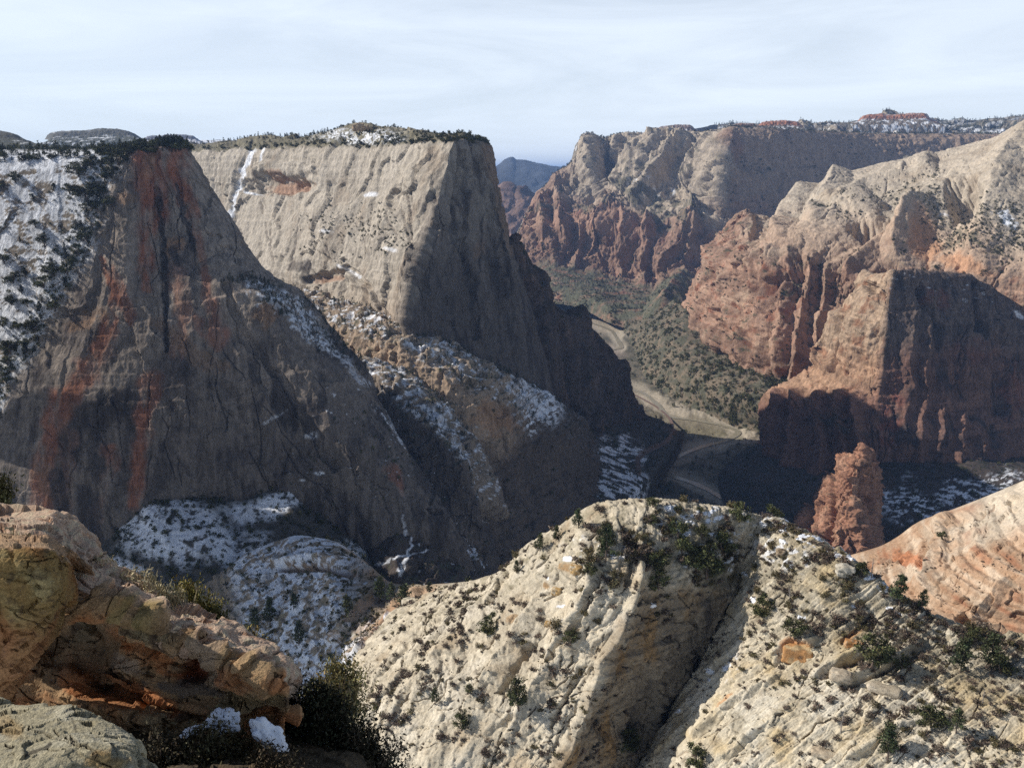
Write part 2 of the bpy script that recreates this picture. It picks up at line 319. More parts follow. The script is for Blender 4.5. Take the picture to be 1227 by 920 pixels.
c = mixc(c, (.20, .18, .105), .85 * blob(s, 850, 518, 40, 9, 5, .4, 10)); c = mixc(c, (.20, .17, .11), .8 * blob(s, 832, 508, 60, 12, 12, .5)); c = mixc(c, (.24, .19, .16), .7 * blob(s, 726, 425, 26, 16, 20, .3))
c = mixc(c, (.33, .27, .2), .7 * blob(s, 700, 385, 35, 14, 20, .6))
finish(s, "ground", c, mat_rock("valley_floor", 9, .5, .4), "canyon floor of sand, brush and bare cottonwood groves far below", "canyon floor"); SH['ground'] = s
def ribbon(name, pts, wd, z, mat, label, cat):
    P = w3(np.array([p[0] for p in pts]), np.array([p[1] for p in pts]), floorY(np.array([p[1] for p in pts])))
    t = np.arange(len(pts), dtype=float); x = np.linspace(0, len(pts) - 1, len(pts) * 14); q = pchip(t, P, x); d = np.gradient(q[:, :2], axis=0); d /= np.linalg.norm(d, axis=1)[:, None] + 1e-9
    wv = wd * (1 + .35 * perlin(np.stack([x * 1.7, 0 * x, 0 * x + 3], -1))); nn = np.stack([-d[:, 1], d[:, 0]], -1); V = []
    for k in (-1, -.33, .33, 1): V.append(np.concatenate([q[:, :2] + nn * (wv * k)[:, None], np.full((len(q), 1), z)], 1))
    V = np.array(V); m = len(q); i = np.arange(m - 1); Q = np.concatenate([np.stack([i + r * m, i + 1 + r * m, i + 1 + (r + 1) * m, i + (r + 1) * m], -1) for r in range(3)])
    return link(name, mesh_np(name, V, Q, mat), label, cat, kind='structure')
wm = mat_plain("river_water", (.30, .265, .19), .25, 5, .25, .12, .5)
ribbon("river", river, 8.0, -1.6, wm, "shallow braided river winding over pale sand along the canyon floor", "river")
# road cut along the foot of the shaded wall
ROAD = [(752, 466), (775, 476), (796, 490), (808, 504), (809, 516), (798, 530), (780, 537), (768, 543), (763, 552), (766, 566)]
# ---- left cliff: grey and red streaked wall with a snow shelf on its left shoulder
rows = [
 [(-300,178,1290),(-120,178,1280),(-20,180,1262),(100,179,1230),(150,178,1205),(172,178,1196),(190,177,1200),(206,177,1210),(216,178,1218),(222,180,1235),(209,183,1255)],
 [(-300,190,1250),(-120,192,1215),(-20,192,1190),(100,188,1160),(150,184,1140),(172,183,1132),(190,182,1140),(206,182,1155),(216,182,1172),(223,182,1195),(214,185,1235)],
 [(-300,240,1200),(-120,240,1170),(-35,240,1150),(80,235,1120),(132,235,1105),(160,235,1098),(190,235,1103),(218,235,1120),(240,235,1142),(253,236,1172),(246,238,1310)],
 [(-300,300,1150),(-120,300,1120),(-50,300,1105),(50,300,1085),(112,300,1070),(150,300,1060),(195,300,1065),(240,300,1082),(272,300,1105),(292,302,1138),(286,300,1300)],
 [(-300,400,1060),(-140,400,1040),(-80,400,1030),(0,400,1015),(62,400,1000),(120,400,985),(190,400,985),(265,400,998),(332,400,1022),(378,400,1062),(371,398,1260)],
 [(-300,510,980),(-160,510,970),(-100,505,965),(-50,500,958),(5,490,950),(90,500,912),(190,500,905),(290,500,920),(390,500,950),(458,502,988),(450,500,1220)],
 [(-300,640,900),(-170,640,895),(-130,630,890),(-80,620,885),(-10,600,880),(80,600,852),(190,600,846),(300,600,860),(430,600,890),(520,606,928),(514,602,1180)],
 [(-300,730,850),(-170,720,850),(-130,710,850),(-60,700,845),(0,690,840),(80,690,812),(190,690,802),(320,690,817),(480,692,848),(572,697,882),(570,692,1130)]]
rows = rows[:2] + [[(x, y, rows[1][k][2] + (Y - rows[1][k][2]) * .5) for k, (x, y, Y) in enumerate(r)] for r in rows[2:]]     # a steep wall
s = sheet(rows, 1.15, pre=[(-260, 110, -420), (-140, 50, -30)], post=[(0, -40, -60), (0, -60, -200)], seed=1)
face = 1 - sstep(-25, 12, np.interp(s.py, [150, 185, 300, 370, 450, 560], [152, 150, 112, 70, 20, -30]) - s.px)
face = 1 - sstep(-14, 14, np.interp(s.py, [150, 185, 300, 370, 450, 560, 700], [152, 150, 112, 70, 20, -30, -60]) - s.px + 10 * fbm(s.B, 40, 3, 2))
# long diagonal ribs and slabs of the nose
hh = ridge(s, [(200, 190), (262, 300), (330, 410), (400, 520), (455, 640)], 60, 40, [4, 10, 14, 14, 10]) + ridge(s, [(262, 352), (330, 385), (400, 460), (440, 540), (500, 640)], 40, 60, [18, 30, 30, 24, 14], 5, .7)
hh -= stroke(s, [(186, 225), (192, 260), (197, 330), (200, 420)], [5, 6, 5, 3], 4) * 7 + stroke(s, [(205, 205), (224, 270), (235, 330)], 4, 5) * 4 + stroke(s, [(268, 352), (300, 420), (345, 470), (400, 560)], 7, 6) * 8
hh += ridge(s, [(290, 430), (345, 520), (375, 580)], 18, 30, 10, 4) + ridge(s, [(110, 560), (150, 620)], 30, 20, 8)
push(s, hh * face)
rockify(s, (190, 10), (46, 3.2, 11), (15, .9), (44, 3.4, (1, 1, 5.5)), (9, .8), m=.3 + .7 * face, seed=1)
ck = np.maximum.reduce([rcracks(s, 26, (30, 190, 330, 560), 86, 7, (25, 130), (.4, 1.1), 5), rcracks(s, 24, (260, 330, 480, 600), 58, 6, (25, 110), (.4, 1.0), 6), .8 * rcracks(s, 30, (40, 250, 460, 600), 20, 25, (6, 26), (.4, .8), 7)]); push(s, -2.2 * ck * face)
c = C(s, (.31, .258, .21)); n = fbm(s.B, 55, 4, 21, (1, 1, 2.2)); c = mixc(c, (.32, .275, .235), sstep(0, .5, n)); c = mixc(c, (.15, .125, .11), sstep(.0, .45, -n))
rs = fbm(s.B, 26, 4, 31, (1, 1, 9)); redz = 0
for pts, wd, a in (([(182, 178), (186, 230), (176, 290), (175, 345)], [30, 26, 14, 8], 1), ([(205, 180), (215, 240)], [16, 12], 1), ([(202, 178), (206, 215)], [10, 7], 1), ([(216, 182), (222, 215)], [6, 5], .8), ([(120, 310), (140, 360), (118, 430), (75, 480), (55, 560), (45, 650)], [5, 9, 16, 22, 20, 16], .95), ([(135, 325), (158, 380)], [6, 10], .7), ([(225, 240), (245, 330), (262, 410), (232, 385)], [7, 8, 12, 8], .75), ([(180, 460), (172, 530), (165, 600)], [16, 14, 12], .95), ([(138, 540), (120, 620)], [10, 9], .8), ([(208, 330), (222, 370), (215, 420)], [14, 12, 10], .6), ([(465, 565), (478, 590)], [9, 5], .8), ([(86, 520), (78, 620)], [10, 10], .5)):
    redz = np.maximum(redz, a * stroke(s, pts, np.array(wd) * 1.2, 7, 22, .35))
redz = redz * np.maximum(sstep(-.55, .1, rs + .15), .9 * sstep(260, 200, s.py)); c = mixc(c, (.29, .115, .065), redz * .95 * sstep(-.5, .2, fbm(s.B, 14, 4, 78, (1, 1, 4)))); c = mixc(c, (.31, .18, .115), redz * sstep(.1, .5, fbm(s.B, 22, 3, 77, (1, 1, 5))) * .8)
c = mixc(c, (.36, .22, .13), .8 * blob(s, 208, 297, 14, 14, 0, .3) + .7 * blob(s, 105, 385, 30, 14, -20, .5) + .8 * blob(s, 315, 392, 14, 14, 0, .4) + .6 * blob(s, 152, 240, 14, 12) + .5 * blob(s, 230, 420, 60, 14, 40, .6))
vz = varnish(s, 51, 22, 9, .0, .4); low = sstep(330, 560, s.py); c = mixc(c, DARK, np.clip(vz * (.32 + .5 * low) + .58 * low, 0, .88) * face * (1 - .75 * redz)); c = mixc(c, (.05, .042, .04), .55 * ck * face)  # lower wall painted darker for its shade and wet rock, plus varnish streaks
for pts, wd in (([(190, 235), (196, 300), (200, 420)], 4), ([(210, 225), (232, 300)], 4), ([(208, 302), (214, 315)], 9), ([(70, 570), (80, 660)], 12), ([(105, 590), (110, 660)], 16), ([(150, 480), (110, 500)], 24)): c = mixc(c, DARK, .85 * stroke(s, pts, wd, 4, 14))
near_ = np.exp(-(np.maximum(np.interp(s.py, [150, 185, 300, 370, 450, 560], [152, 150, 112, 70, 20, -30]) - s.px, 0) / 34.) ** 2); sn = snow_on(s, (1 - face) * .98 + .0, .22, .5, 30, .78, 3) * sstep(-.45, -.05, fbm(s.V, 7, 4, 34, (2.2, 1, 1), .62) + .24 - .42 * near_); c = mixc(c, (.30, .25, .19), (1 - face) * .8); c = mixc(c, (.20, .17, .13), (1 - face) * sstep(.05, .35, fbm(s.V, 12, 4, 35))); c = mixc(c, SNOW, sn)
led = blob(s, 345, 390, 62, 15, 42, .5, 12) + .9 * blob(s, 318, 372, 38, 12, 25, .6, 9) + .6 * stroke(s, [(380, 425), (430, 470)], 5, 3)
led = led + .8 * blob(s, 430, 680, 12, 6) + .9 * blob(s, 382, 567, 8, 3) + .6 * blob(s, 362, 575, 5, 2) + .7 * stroke(s, [(452, 500), (478, 535)], 3) + .7 * stroke(s, [(480, 615), (487, 650), (492, 665)], 3) + .5 * blob(s, 330, 500, 22, 3, -30) + .6 * blob(s, 372, 523, 10, 6)
sp = sstep(.42, .5, fbm(s.V, 7, 3, 91)) * blob(s, 420, 540, 90, 110, 0) * .9 * sstep(.1, .35, s.N[..., 2])
c = mixc(c, SNOW, np.clip(led, 0, 1) * sstep(-.1, .1, fbm(s.V, 7, 4, 92, gain=.65) + .04)); c = mixc(c, SNOW, sp)
top = sstep(0.55, .2, s.tv)[:, None] * np.ones_like(n); c = mixc(c, (.11, .10, .065), top * sstep(-.2, .2, n + .1) * .9)
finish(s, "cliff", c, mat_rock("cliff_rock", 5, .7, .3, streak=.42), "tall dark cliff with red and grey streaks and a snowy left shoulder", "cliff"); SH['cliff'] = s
# ---- the great pale mesa behind it
rows = [
 [(150,180,2820),(235,174,2560),(300,168,2330),(350,166,2150),(392,159,2000),(432,151,1900),(480,157,1800),(540,164,1700),(572,167,1690),(582,170,1730),(578,178,2060)],
 [(150,184,2500),(235,181,2200),(300,179,2050),(350,178,1915),(400,177,1790),(445,175,1690),(490,172,1600),(543,169,1505),(566,168,1560),(585,172,1640),(583,180,2050)],
 [(150,235,2450),(235,230,2150),(300,230,1995),(350,230,1860),(400,230,1735),(440,230,1650),(480,230,1570),(528,230,1468),(566,230,1520),(597,230,1600),(595,236,2050)],
 [(150,300,2360),(240,300,2060),(300,300,1900),(345,300,1780),(390,300,1670),(430,300,1580),(465,300,1500),(507,300,1420),(560,300,1480),(613,300,1572),(612,302,2040)],
 [(150,390,2200),(240,390,1900),(310,380,1770),(350,375,1680),(390,370,1600),(430,370,1520),(458,372,1460),(488,385,1385),(560,395,1440),(636,385,1555),(638,388,2000)],
 [(150,480,1950),(260,470,1720),(330,460,1600),(370,460,1530),(400,460,1480),(430,460,1440),(460,460,1410),(505,470,1370),(580,480,1420),(662,478,1570),(668,480,1880)],
 [(150,620,1600),(260,600,1500),(320,590,1430),(370,590,1390),(410,590,1360),(440,590,1340),(470,595,1320),(520,600,1300),(600,600,1350),(690,570,1560),(696,572,1860)]]
rows = sharpen(rows, 7)
s = sheet(rows, 1.15, pre=[(-500, 500, -500), (-170, 200, -30)], post=[(0, -60, -120), (0, -100, -400)], seed=2)
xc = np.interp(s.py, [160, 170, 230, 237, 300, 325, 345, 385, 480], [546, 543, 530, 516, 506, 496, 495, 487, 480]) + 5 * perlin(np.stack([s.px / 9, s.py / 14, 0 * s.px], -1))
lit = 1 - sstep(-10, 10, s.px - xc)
hh = -16 * blob(s, 330, 222, 38, 16, -4, .35, 14) - 10 * blob(s, 365, 224, 22, 9, 0, .3) + 9 * blob(s, 345, 205, 40, 12, 0, .4) - 8 * blob(s, 300, 228, 14, 8) - 5 * stroke(s, [(305, 175), (292, 205), (278, 262)], [5, 6, 4], 3)
hh += ridge(s, [(500, 205), (470, 245), (462, 262)], 30, 14, 10, 5) - 14 * blob(s, 478, 240, 12, 18, 10) + ridge(s, [(512, 215), (500, 300), (487, 380)], 22, 18, 6, 5)
hh += ridge(s, [(384, 255), (398, 290), (360, 330)], 22, 20, 12) + ridge(s, [(410, 318), (450, 345), (468, 385)], 60, 12, [10, 14, 6], 4) - 10 * stroke(s, [(420, 322), (452, 348), (468, 382)], 6, 3)
hh -= 12 * blob(s, 392, 332, 30, 8, -12, .4) ; hh += ridge(s, [(440, 285), (480, 305), (500, 310)], 16, 30, 8)
hh += ridge(s, [(558, 172), (556, 230), (548, 300), (540, 380)], 8, 12, [10, 18, 20, 14], 6) + ridge(s, [(574, 174), (584, 230), (596, 300), (608, 370)], 7, 10, [6, 14, 18, 12], 5) + ridge(s, [(530, 240), (518, 300), (512, 370)], 9, 10, [4, 14, 10], 6) + 9 * fbm(s.B, 42, 3, 88, (1, 1, 1.8)) * np.exp(-((s.px - xc) / 26.) ** 2)
hh -= 14 * stroke(s, [(552, 185), (548, 260), (560, 340), (570, 400)], [6, 9, 10, 8], 5) + 9 * stroke(s, [(575, 190), (592, 250), (600, 330)], [4, 6, 5], 4)
push(s, hh)
rockify(s, (190, 8), (40, 4.2, 6), (15, 1.5), (56, 6.5, (1, 1, 2.6)), (10, 1.6), seed=2)
ck = np.maximum(rcracks(s, 34, (230, 240, 500, 400), 82, 12, (12, 70), (.7, 1.5), 8), rcracks(s, 30, (490, 170, 620, 480), 84, 5, (30, 140), (.8, 2), 9)); push(s, -3 * ck * s.vis)
c = C(s, (.42, .37, .30)); n = fbm(s.B, 60, 4, 22, (1, 1, 2)); c = mixc(c, (.49, .435, .36), sstep(0, .5, n)); c = mixc(c, (.33, .27, .205), sstep(.05, .5, -n))
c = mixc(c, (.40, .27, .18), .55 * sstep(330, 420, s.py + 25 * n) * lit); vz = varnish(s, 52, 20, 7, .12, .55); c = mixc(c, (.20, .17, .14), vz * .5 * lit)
c = mixc(c, (.155, .128, .108), .85 * (1 - lit) * (.62 + .38 * sstep(210, 330, s.py))); vz2 = varnish(s, 55, 24, 9, .0, .35); c = mixc(c, DARK, (1 - lit) * np.clip(vz2 * .7 + .1 + .4 * sstep(260, 380, s.py), 0, .88)); c = mixc(c, (.24, .17, .12), (1 - lit) * .7 * (stroke(s, [(583, 175), (596, 230), (612, 300)], [10, 9, 6]) + blob(s, 572, 300, 9, 12)))  # shade of the right side painted in as darker rock, varnish streaks over it
c = mixc(c, (.14, .115, .095), .6 * ck * sstep(1.1, 1.4, s.tv)[:, None]); c = mixc(c, (.36, .20, .125), .75 * blob(s, 345, 224, 34, 11, -3, .4, 9) + .6 * blob(s, 392, 333, 26, 6, -10, .4) + .5 * blob(s, 330, 210, 14, 8))
for x, y, rx, ry, ro in ((372, 325, 6, 20, 20), (400, 300, 3, 10, 0), (384, 268, 4, 14, 12), (360, 320, 18, 10, 0), (455, 360, 5, 16, -25)): c = mixc(c, DARK, .6 * blob(s, x, y, rx, ry, ro, .5, 8))
c = mixc(c, SNOW, np.clip(stroke(s, [(304, 176), (294, 198), (284, 225), (274, 265)], [5, 4, 3.2, 2.5], 3, 9, .4) + .8 * stroke(s, [(320, 178), (312, 195)], 2.4) + blob(s, 300, 231, 14, 2.6, 8) + .8 * blob(s, 445, 233, 12, 4) + .7 * blob(s, 400, 282, 9, 3) + .6 * blob(s, 475, 302, 14, 3, 15) + .7 * stroke(s, [(412, 320), (432, 333)], 2.5), 0, 1) * sstep(-.35, 0, fbm(s.V, 9, 3, 33) + .1))
top = (1 - sstep(-.02, .12, s.tv - 1 + .12 * n))[:, None][:, 0] if False else sstep(1.10, .92, s.tv[:, None] + .15 * n)
c = mixc(c, (.19, .17, .115), top); c = mixc(c, (.30, .27, .2), top * sstep(0, .4, n)); c = mixc(c, SNOW, top * snow_on(s, blob(s, 440, 166, 60, 11, 0, .3), .3, .7, 14, .36, 5))
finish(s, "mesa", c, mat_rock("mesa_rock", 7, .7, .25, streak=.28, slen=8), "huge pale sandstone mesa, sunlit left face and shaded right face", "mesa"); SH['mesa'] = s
# ---- ledge ridges stepping down in front of the mesa
def ledge_ridge(key, rows, seed, label, base, facecol, cover, pre=((0, 160, -260), (0, 40, -40)), post=((0, -60, -200),), flute=(22, 4, 5), vb=.4):
    s = sheet(rows, 1.15, pre=list(pre), post=list(post), seed=seed)
    rockify(s, (110, 8), flute, (16, 2.6), (24, 6.5, (1, 1, 1.5)), (6, 1.6), seed=seed)
    n = fbm(s.B, 40, 4, 20 + seed, (1, 1, 1.2)); shelf = sstep(1.25, .9, s.tv[:, None] + .3 * n); c = C(s, facecol)
    c = mixc(c, tuple(x * 1.25 for x in facecol), sstep(0, .5, n)); c = mixc(c, tuple(x * .6 for x in facecol), sstep(0, .5, -n)); c = mixc(c, DARK, varnish(s, 50 + seed, 14, 6, .1, .5) * vb)
    c = mixc(c, base, shelf * .8); c = mixc(c, BRUSH, sstep(.1, .3, fbm(s.B, 11, 4, seed + 60)) * sstep(.35, .6, s.N[..., 2]) * .8)
    c = mixc(c, SNOW, snow_on(s, np.maximum(shelf, .0), .25, .6, 15, cover, seed) * sstep(-.3, .05, fbm(s.V, 7, 4, seed + 21, (2, 1, 1), .65) + .08)); c = mixc(c, SNOW, sstep(.45, .5, fbm(s.V, 8, 3, 93 + seed)) * sstep(.1, .4, s.N[..., 2]) * .8)
    s.shelf = shelf; SH[key] = s; return s, c
s, c = ledge_ridge('tanridge', [
 [(240,340,1760),(330,345,1640),(420,362,1520),(470,380,1450),(520,398,1420),(575,430,1410),(618,452,1440),(652,470,1490),(700,505,1580),(712,530,1720)],
 [(200,370,1640),(300,375,1540),(400,388,1430),(455,402,1365),(508,428,1318),(562,458,1296),(602,484,1325),(640,500,1400),(690,525,1500),(716,545,1680)],
 [(200,440,1560),(300,440,1475),(400,452,1378),(455,472,1318),(503,500,1280),(556,535,1258),(598,552,1290),(648,570,1370),(698,580,1460),(722,590,1640)],
 [(200,560,1480),(300,560,1390),(400,560,1310),(455,570,1250),(500,590,1220),(556,620,1200),(600,650,1210),(660,660,1270),(705,660,1370),(728,650,1580)],
 [(200,720,1330),(300,720,1260),(400,720,1210),(455,730,1170),(500,735,1150),(556,735,1140),(600,735,1130),(670,730,1160),(712,720,1260),(734,710,1500)]],
 3, "", (.33, .26, .19), (.42, .31, .215), .27)
dk = sstep(585, 640, s.px + 30 * fbm(s.B, 50, 3, 5)) + sstep(520, 580, s.py); c = mixc(c, (.085, .068, .058), np.clip(dk, 0, 1) * .85 * (1 - s.shelf * sstep(660, 600, s.px)))  # deep shade on the right end and foot painted in as dark rock
c = mixc(c, SNOW, snow_on(s, blob(s, 650, 480, 42, 40, 30, .5) * 1.0, .1, .4, 10, .5, 8)); c = mixc(c, (.42, .24, .13), .6 * blob(s, 590, 500, 30, 24, 20, .5) * (1 - s.shelf))
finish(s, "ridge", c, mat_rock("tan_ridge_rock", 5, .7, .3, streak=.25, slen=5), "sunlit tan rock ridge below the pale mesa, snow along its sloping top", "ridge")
s, c = ledge_ridge('frontridge', [
 [(330,418,1440),(395,424,1385),(432,430,1350),(482,443,1300),(524,478,1250),(562,520,1230),(588,560,1230),(604,610,1240),(606,640,1400)],
 [(320,430,1370),(382,436,1320),(418,448,1285),(457,465,1238),(498,495,1194),(534,528,1165),(556,562,1150),(570,602,1142),(586,640,1300)],
 [(320,520,1310),(382,520,1270),(420,525,1238),(460,545,1190),(505,572,1150),(546,612,1130),(573,652,1120),(592,682,1122),(606,700,1260)],
 [(330,640,1200),(392,640,1170),(430,650,1145),(475,665,1115),(520,685,1095),(560,710,1085),(588,730,1080),(608,745,1085),(624,750,1220)],
 [(340,760,1110),(400,760,1090),(440,765,1070),(485,770,1050),(530,775,1040),(570,780,1035),(598,785,1035),(618,790,1040),(640,790,1180)]],
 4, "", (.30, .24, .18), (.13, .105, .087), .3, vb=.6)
c = mixc(c, SNOW, np.clip(blob(s, 520, 500, 26, 6, 40) + .8 * blob(s, 550, 545, 20, 5, 60), 0, 1) * sstep(-.2, .05, fbm(s.V, 8, 3, 38) + .1))
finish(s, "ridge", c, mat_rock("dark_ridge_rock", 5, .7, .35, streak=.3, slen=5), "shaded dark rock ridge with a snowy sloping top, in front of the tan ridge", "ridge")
# ---- small gully snow mound between cliff and ridge
s, c = ledge_ridge('gully', [
 [(455,560,1195),(475,585,1175),(505,590,1175),(540,615,1175),(575,650,1175),(600,690,1180)],
 [(440,640,1055),(472,620,1055),(505,625,1065),(540,650,1075),(575,680,1085),(600,720,1095)],
 [(440,720,955),(475,700,955),(510,700,960),(545,715,965),(580,730,975),(610,745,985)]], 5, "", (.15, .12, .10), (.085, .07, .06), .38, flute=(16, 3, 3))
c = mixc(c, SNOW, .95 * sstep(-.25, .05, fbm(s.V, 6, 4, 57, gain=.65) + .05) * np.clip(stroke(s, [(446, 684), (462, 676), (482, 668), (512, 658)], [3, 2.4, 2.2, 1.2], 5, 12) + stroke(s, [(478, 690), (488, 672), (492, 650), (484, 610)], [3.5, 2.4, 2, 2], 5, 12) + .7 * blob(s, 500, 612, 16, 10, 20, .6, 8), 0, 1))
finish(s, "gully_slope", c, mat_rock("gully_rock", 4, .7, .35), "dark gully slope with thin branching snow streaks at the foot of the cliff", "slope")
# ---- dark buttresses falling from the mesa to the canyon floor
rows = [
 [(585,330,1610),(604,300,1650),(618,287,1680),(640,335,1740),(655,366,1800),(690,380,1870),(716,405,1940),(741,438,2035),(753,466,2085),(769,494,2130),(790,512,2150)],
 [(580,400,1545),(606,380,1575),(618,385,1610),(638,410,1650),(656,430,1700),(684,445,1780),(706,468,1855),(729,482,1950),(743,492,2030),(759,502,2090),(788,518,2110)],
 [(575,480,1460),(604,480,1500),(622,485,1545),(640,490,1600),(660,495,1670),(686,500,1760),(706,505,1845),(727,508,1935),(740,510,2010),(757,513,2065),(786,523,2085)],
 [(565,570,1400),(604,575,1440),(628,575,1490),(650,570,1570),(668,550,1660),(690,535,1765),(707,527,1850),(726,522,1930),(739,520,1990),(756,521,2045),(784,529,2065)]]
s = sheet(rows, 1.05, pre=[(60, 260, -420), (30, 130, -60)], post=[(0, -30, -90), (0, -40, -300)], seed=6)
hh = ridge(s, [(604, 300), (612, 400), (618, 500)], 12, 16, 18) + ridge(s, [(640, 335), (650, 420), (662, 540)], 14, 18, 26) + ridge(s, [(690, 380), (700, 450), (707, 530)], 16, 12, 26) + ridge(s, [(741, 438), (738, 490), (736, 525)], 14, 9, 22)
hh -= 20 * stroke(s, [(628, 345), (640, 430), (650, 500)], 6, 4) + 22 * stroke(s, [(672, 390), (682, 460), (690, 520)], 6, 4) + 16 * stroke(s, [(722, 430), (724, 500)], 5, 3)
push(s, hh); rockify(s, (120, 10), (26, 9, 6), (20, 3), (26, 7, (1, 1, 2.4)), (7, 2.4), seed=6)
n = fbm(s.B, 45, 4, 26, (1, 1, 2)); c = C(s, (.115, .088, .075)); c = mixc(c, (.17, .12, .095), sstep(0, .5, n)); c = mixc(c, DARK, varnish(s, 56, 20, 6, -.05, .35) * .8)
c = mixc(c, SNOW, snow_on(s, np.maximum(blob(s, 600, 400, 26, 60, -30, .5), blob(s, 640, 500, 30, 40, 0, .5)), .05, .4, 11, .42, 4)); c = mixc(c, (.045, .05, .035), .7 * sstep(.1, .35, fbm(s.B, 12, 4, 66)) * sstep(.25, .5, s.N[..., 2]))
finish(s, "buttress", c, mat_rock("buttress_rock", 6, .8, .35, streak=.35, slen=7), "row of dark shaded rock buttresses stepping down to the canyon floor", "cliff"); SH['buttress'] = s
# ---- snowy talus under the buttresses
fY = lambda p, z=2: float(floorY(p, z))
rows = [
 [(520,640,1330),(600,592,1460),(640,562,1550),(668,540,1670),(692,520,1790),(712,512,1880),(732,506,1960),(756,503,2080),(776,498,2170),(792,502,2190)],
 [(520,700,1230),(620,650,1330),(668,610,1440),(700,580,1560),(722,562,1660),(742,548,1760),(760,534,1860),(777,523,1960),(793,513,2050),(803,509,2110)],
 [(540,790,1120),(650,720,1190),(700,670,1310),(725,632,1440),(750,600,1560),(772,578,1670),(787,560,1770),(799,546,1870),(808,531,1970),(812,515,fY(515))],
 [(540,860,1000),(660,770,1080),(720,720,1160),(745,682,1310),(764,642,fY(642)),(778,610,fY(610)),(789,584,fY(584)),(803,558,fY(558)),(816,535,fY(535)),(820,514,fY(514))]]
s = sheet(rows, 1.2, pre=[(0, 100, -150)], post=[(20, -20, -60)], seed=7)
d, sg, t = segd(s, ROAD); cut = 1 - sstep(2, 7, d)
push(s, (5 * fbm(s.B, 60, 3, 4) + 3 * fbm(s.B, 16, 4, 5)) * (1 - cut), (0, 0, 1)); s.renorm()
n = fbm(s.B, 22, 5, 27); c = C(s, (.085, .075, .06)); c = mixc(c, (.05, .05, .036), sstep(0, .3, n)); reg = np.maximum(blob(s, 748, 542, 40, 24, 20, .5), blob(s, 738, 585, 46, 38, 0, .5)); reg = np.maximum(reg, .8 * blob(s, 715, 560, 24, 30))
c = mixc(c, SNOW, reg * sstep(.02, .1, fbm(s.V, 22, 4, 44, (1.6, .7, 1), .6) + .04)); c = mixc(c, (.20, .125, .09), .8 * (1 - sstep(1.5, 4, d)))
finish(s, "talus_slope", c, mat_rock("shaded_talus", 6, .7, .4), "shaded talus slope with snow patches beside the river", "slope"); SH['talus_l'] = s
def hit(px, py, keys, tol=3.0):
    best = None
    for k in keys:
        s = SH[k]; m = (np.hypot(s.fpx - px, s.fpy - py) < tol) & (s.vis > .5)
        if m.any():
            d = np.where(m, s.fd, 1e9); i = np.unravel_index(d.argmin(), d.shape)
            if best is None or s.fd[i] < best[0]: best = (s.fd[i], s.V[i], s.N[i])
    return best
rp = []
for k in range(len(ROAD) - 1):
    for q in np.linspace(0, 1, 5, endpoint=False):
        a = hit(ROAD[k][0] * (1 - q) + ROAD[k + 1][0] * q, ROAD[k][1] * (1 - q) + ROAD[k + 1][1] * q, ['talus_l', 'ground'], 4)
        if a: rp.append(a[1])
rp = np.array(rp); ker = np.ones(7) / 7; rp = np.stack([np.convolve(np.pad(rp[:, j], 3, mode='edge'), ker, 'valid') for j in range(3)], -1)
d = np.gradient(rp[:, :2], axis=0); d /= np.linalg.norm(d, axis=1)[:, None] + 1e-9; nn = np.stack([-d[:, 1], d[:, 0], 0 * d[:, 0]], -1); V = np.array([rp + nn * k + np.array([0, 0, 1.3]) for k in (-4, 4)]); m = len(rp); i = np.arange(m - 1)
link("road", mesh_np("road", V, np.stack([i, i + 1, i + 1 + m, i + m], -1), mat_plain("red_asphalt", (.17, .115, .09), .9, 3, .15, .1)), "narrow reddish road curving along the foot of the shaded talus", "road", kind='structure')
# ---- sunlit brushy talus across the river
rows = [
 [(790,350,4350),(806,358,3750),(820,368,3180),(852,400,2880),(884,428,2560),(932,452,2340),(985,468,2240),(1060,480,2160)],
 [(765,360,4250),(785,374,3700),(795,392,3080),(820,422,2760),(850,450,2500),(900,480,2270),(950,500,2140),(1040,520,2040)],
 [(700,366,fY(366)),(740,385,fY(385)),(760,418,fY(418)),(772,448,fY(448)),(800,472,fY(472)),(855,498,fY(498)),(910,518,fY(518)),(1000,545,fY(545))]]
s = sheet(rows, 1.2, pre=[(0, 120, -200)], post=[(-20, -20, -40)], seed=8)
push(s, 10 * fbm(s.B, 120, 3, 4) + 7 * fbm(s.B, 34, 4, 5) + 2.5 * fbm(s.B, 10, 3, 7), (0, 0, 1)); s.renorm(); n = fbm(s.B, 30, 5, 28); n2 = fbm(s.B, 120, 3, 29)
c = C(s, (.17, .135, .095)); c = mixc(c, (.085, .083, .056), sstep(-.25, .2, n)); c = mixc(c, (.26, .15, .10), .7 * sstep(.1, .4, n2) * sstep(1.2, .3, s.tv)[:, None]); c = mixc(c, (.25, .2, .14), .7 * sstep(.3, .6, -n))
finish(s, "talus_slope", c, mat_rock("brushy_talus", 7, .7, .4), "sunlit brush covered talus slope across the river", "slope"); SH['talus_r'] = s
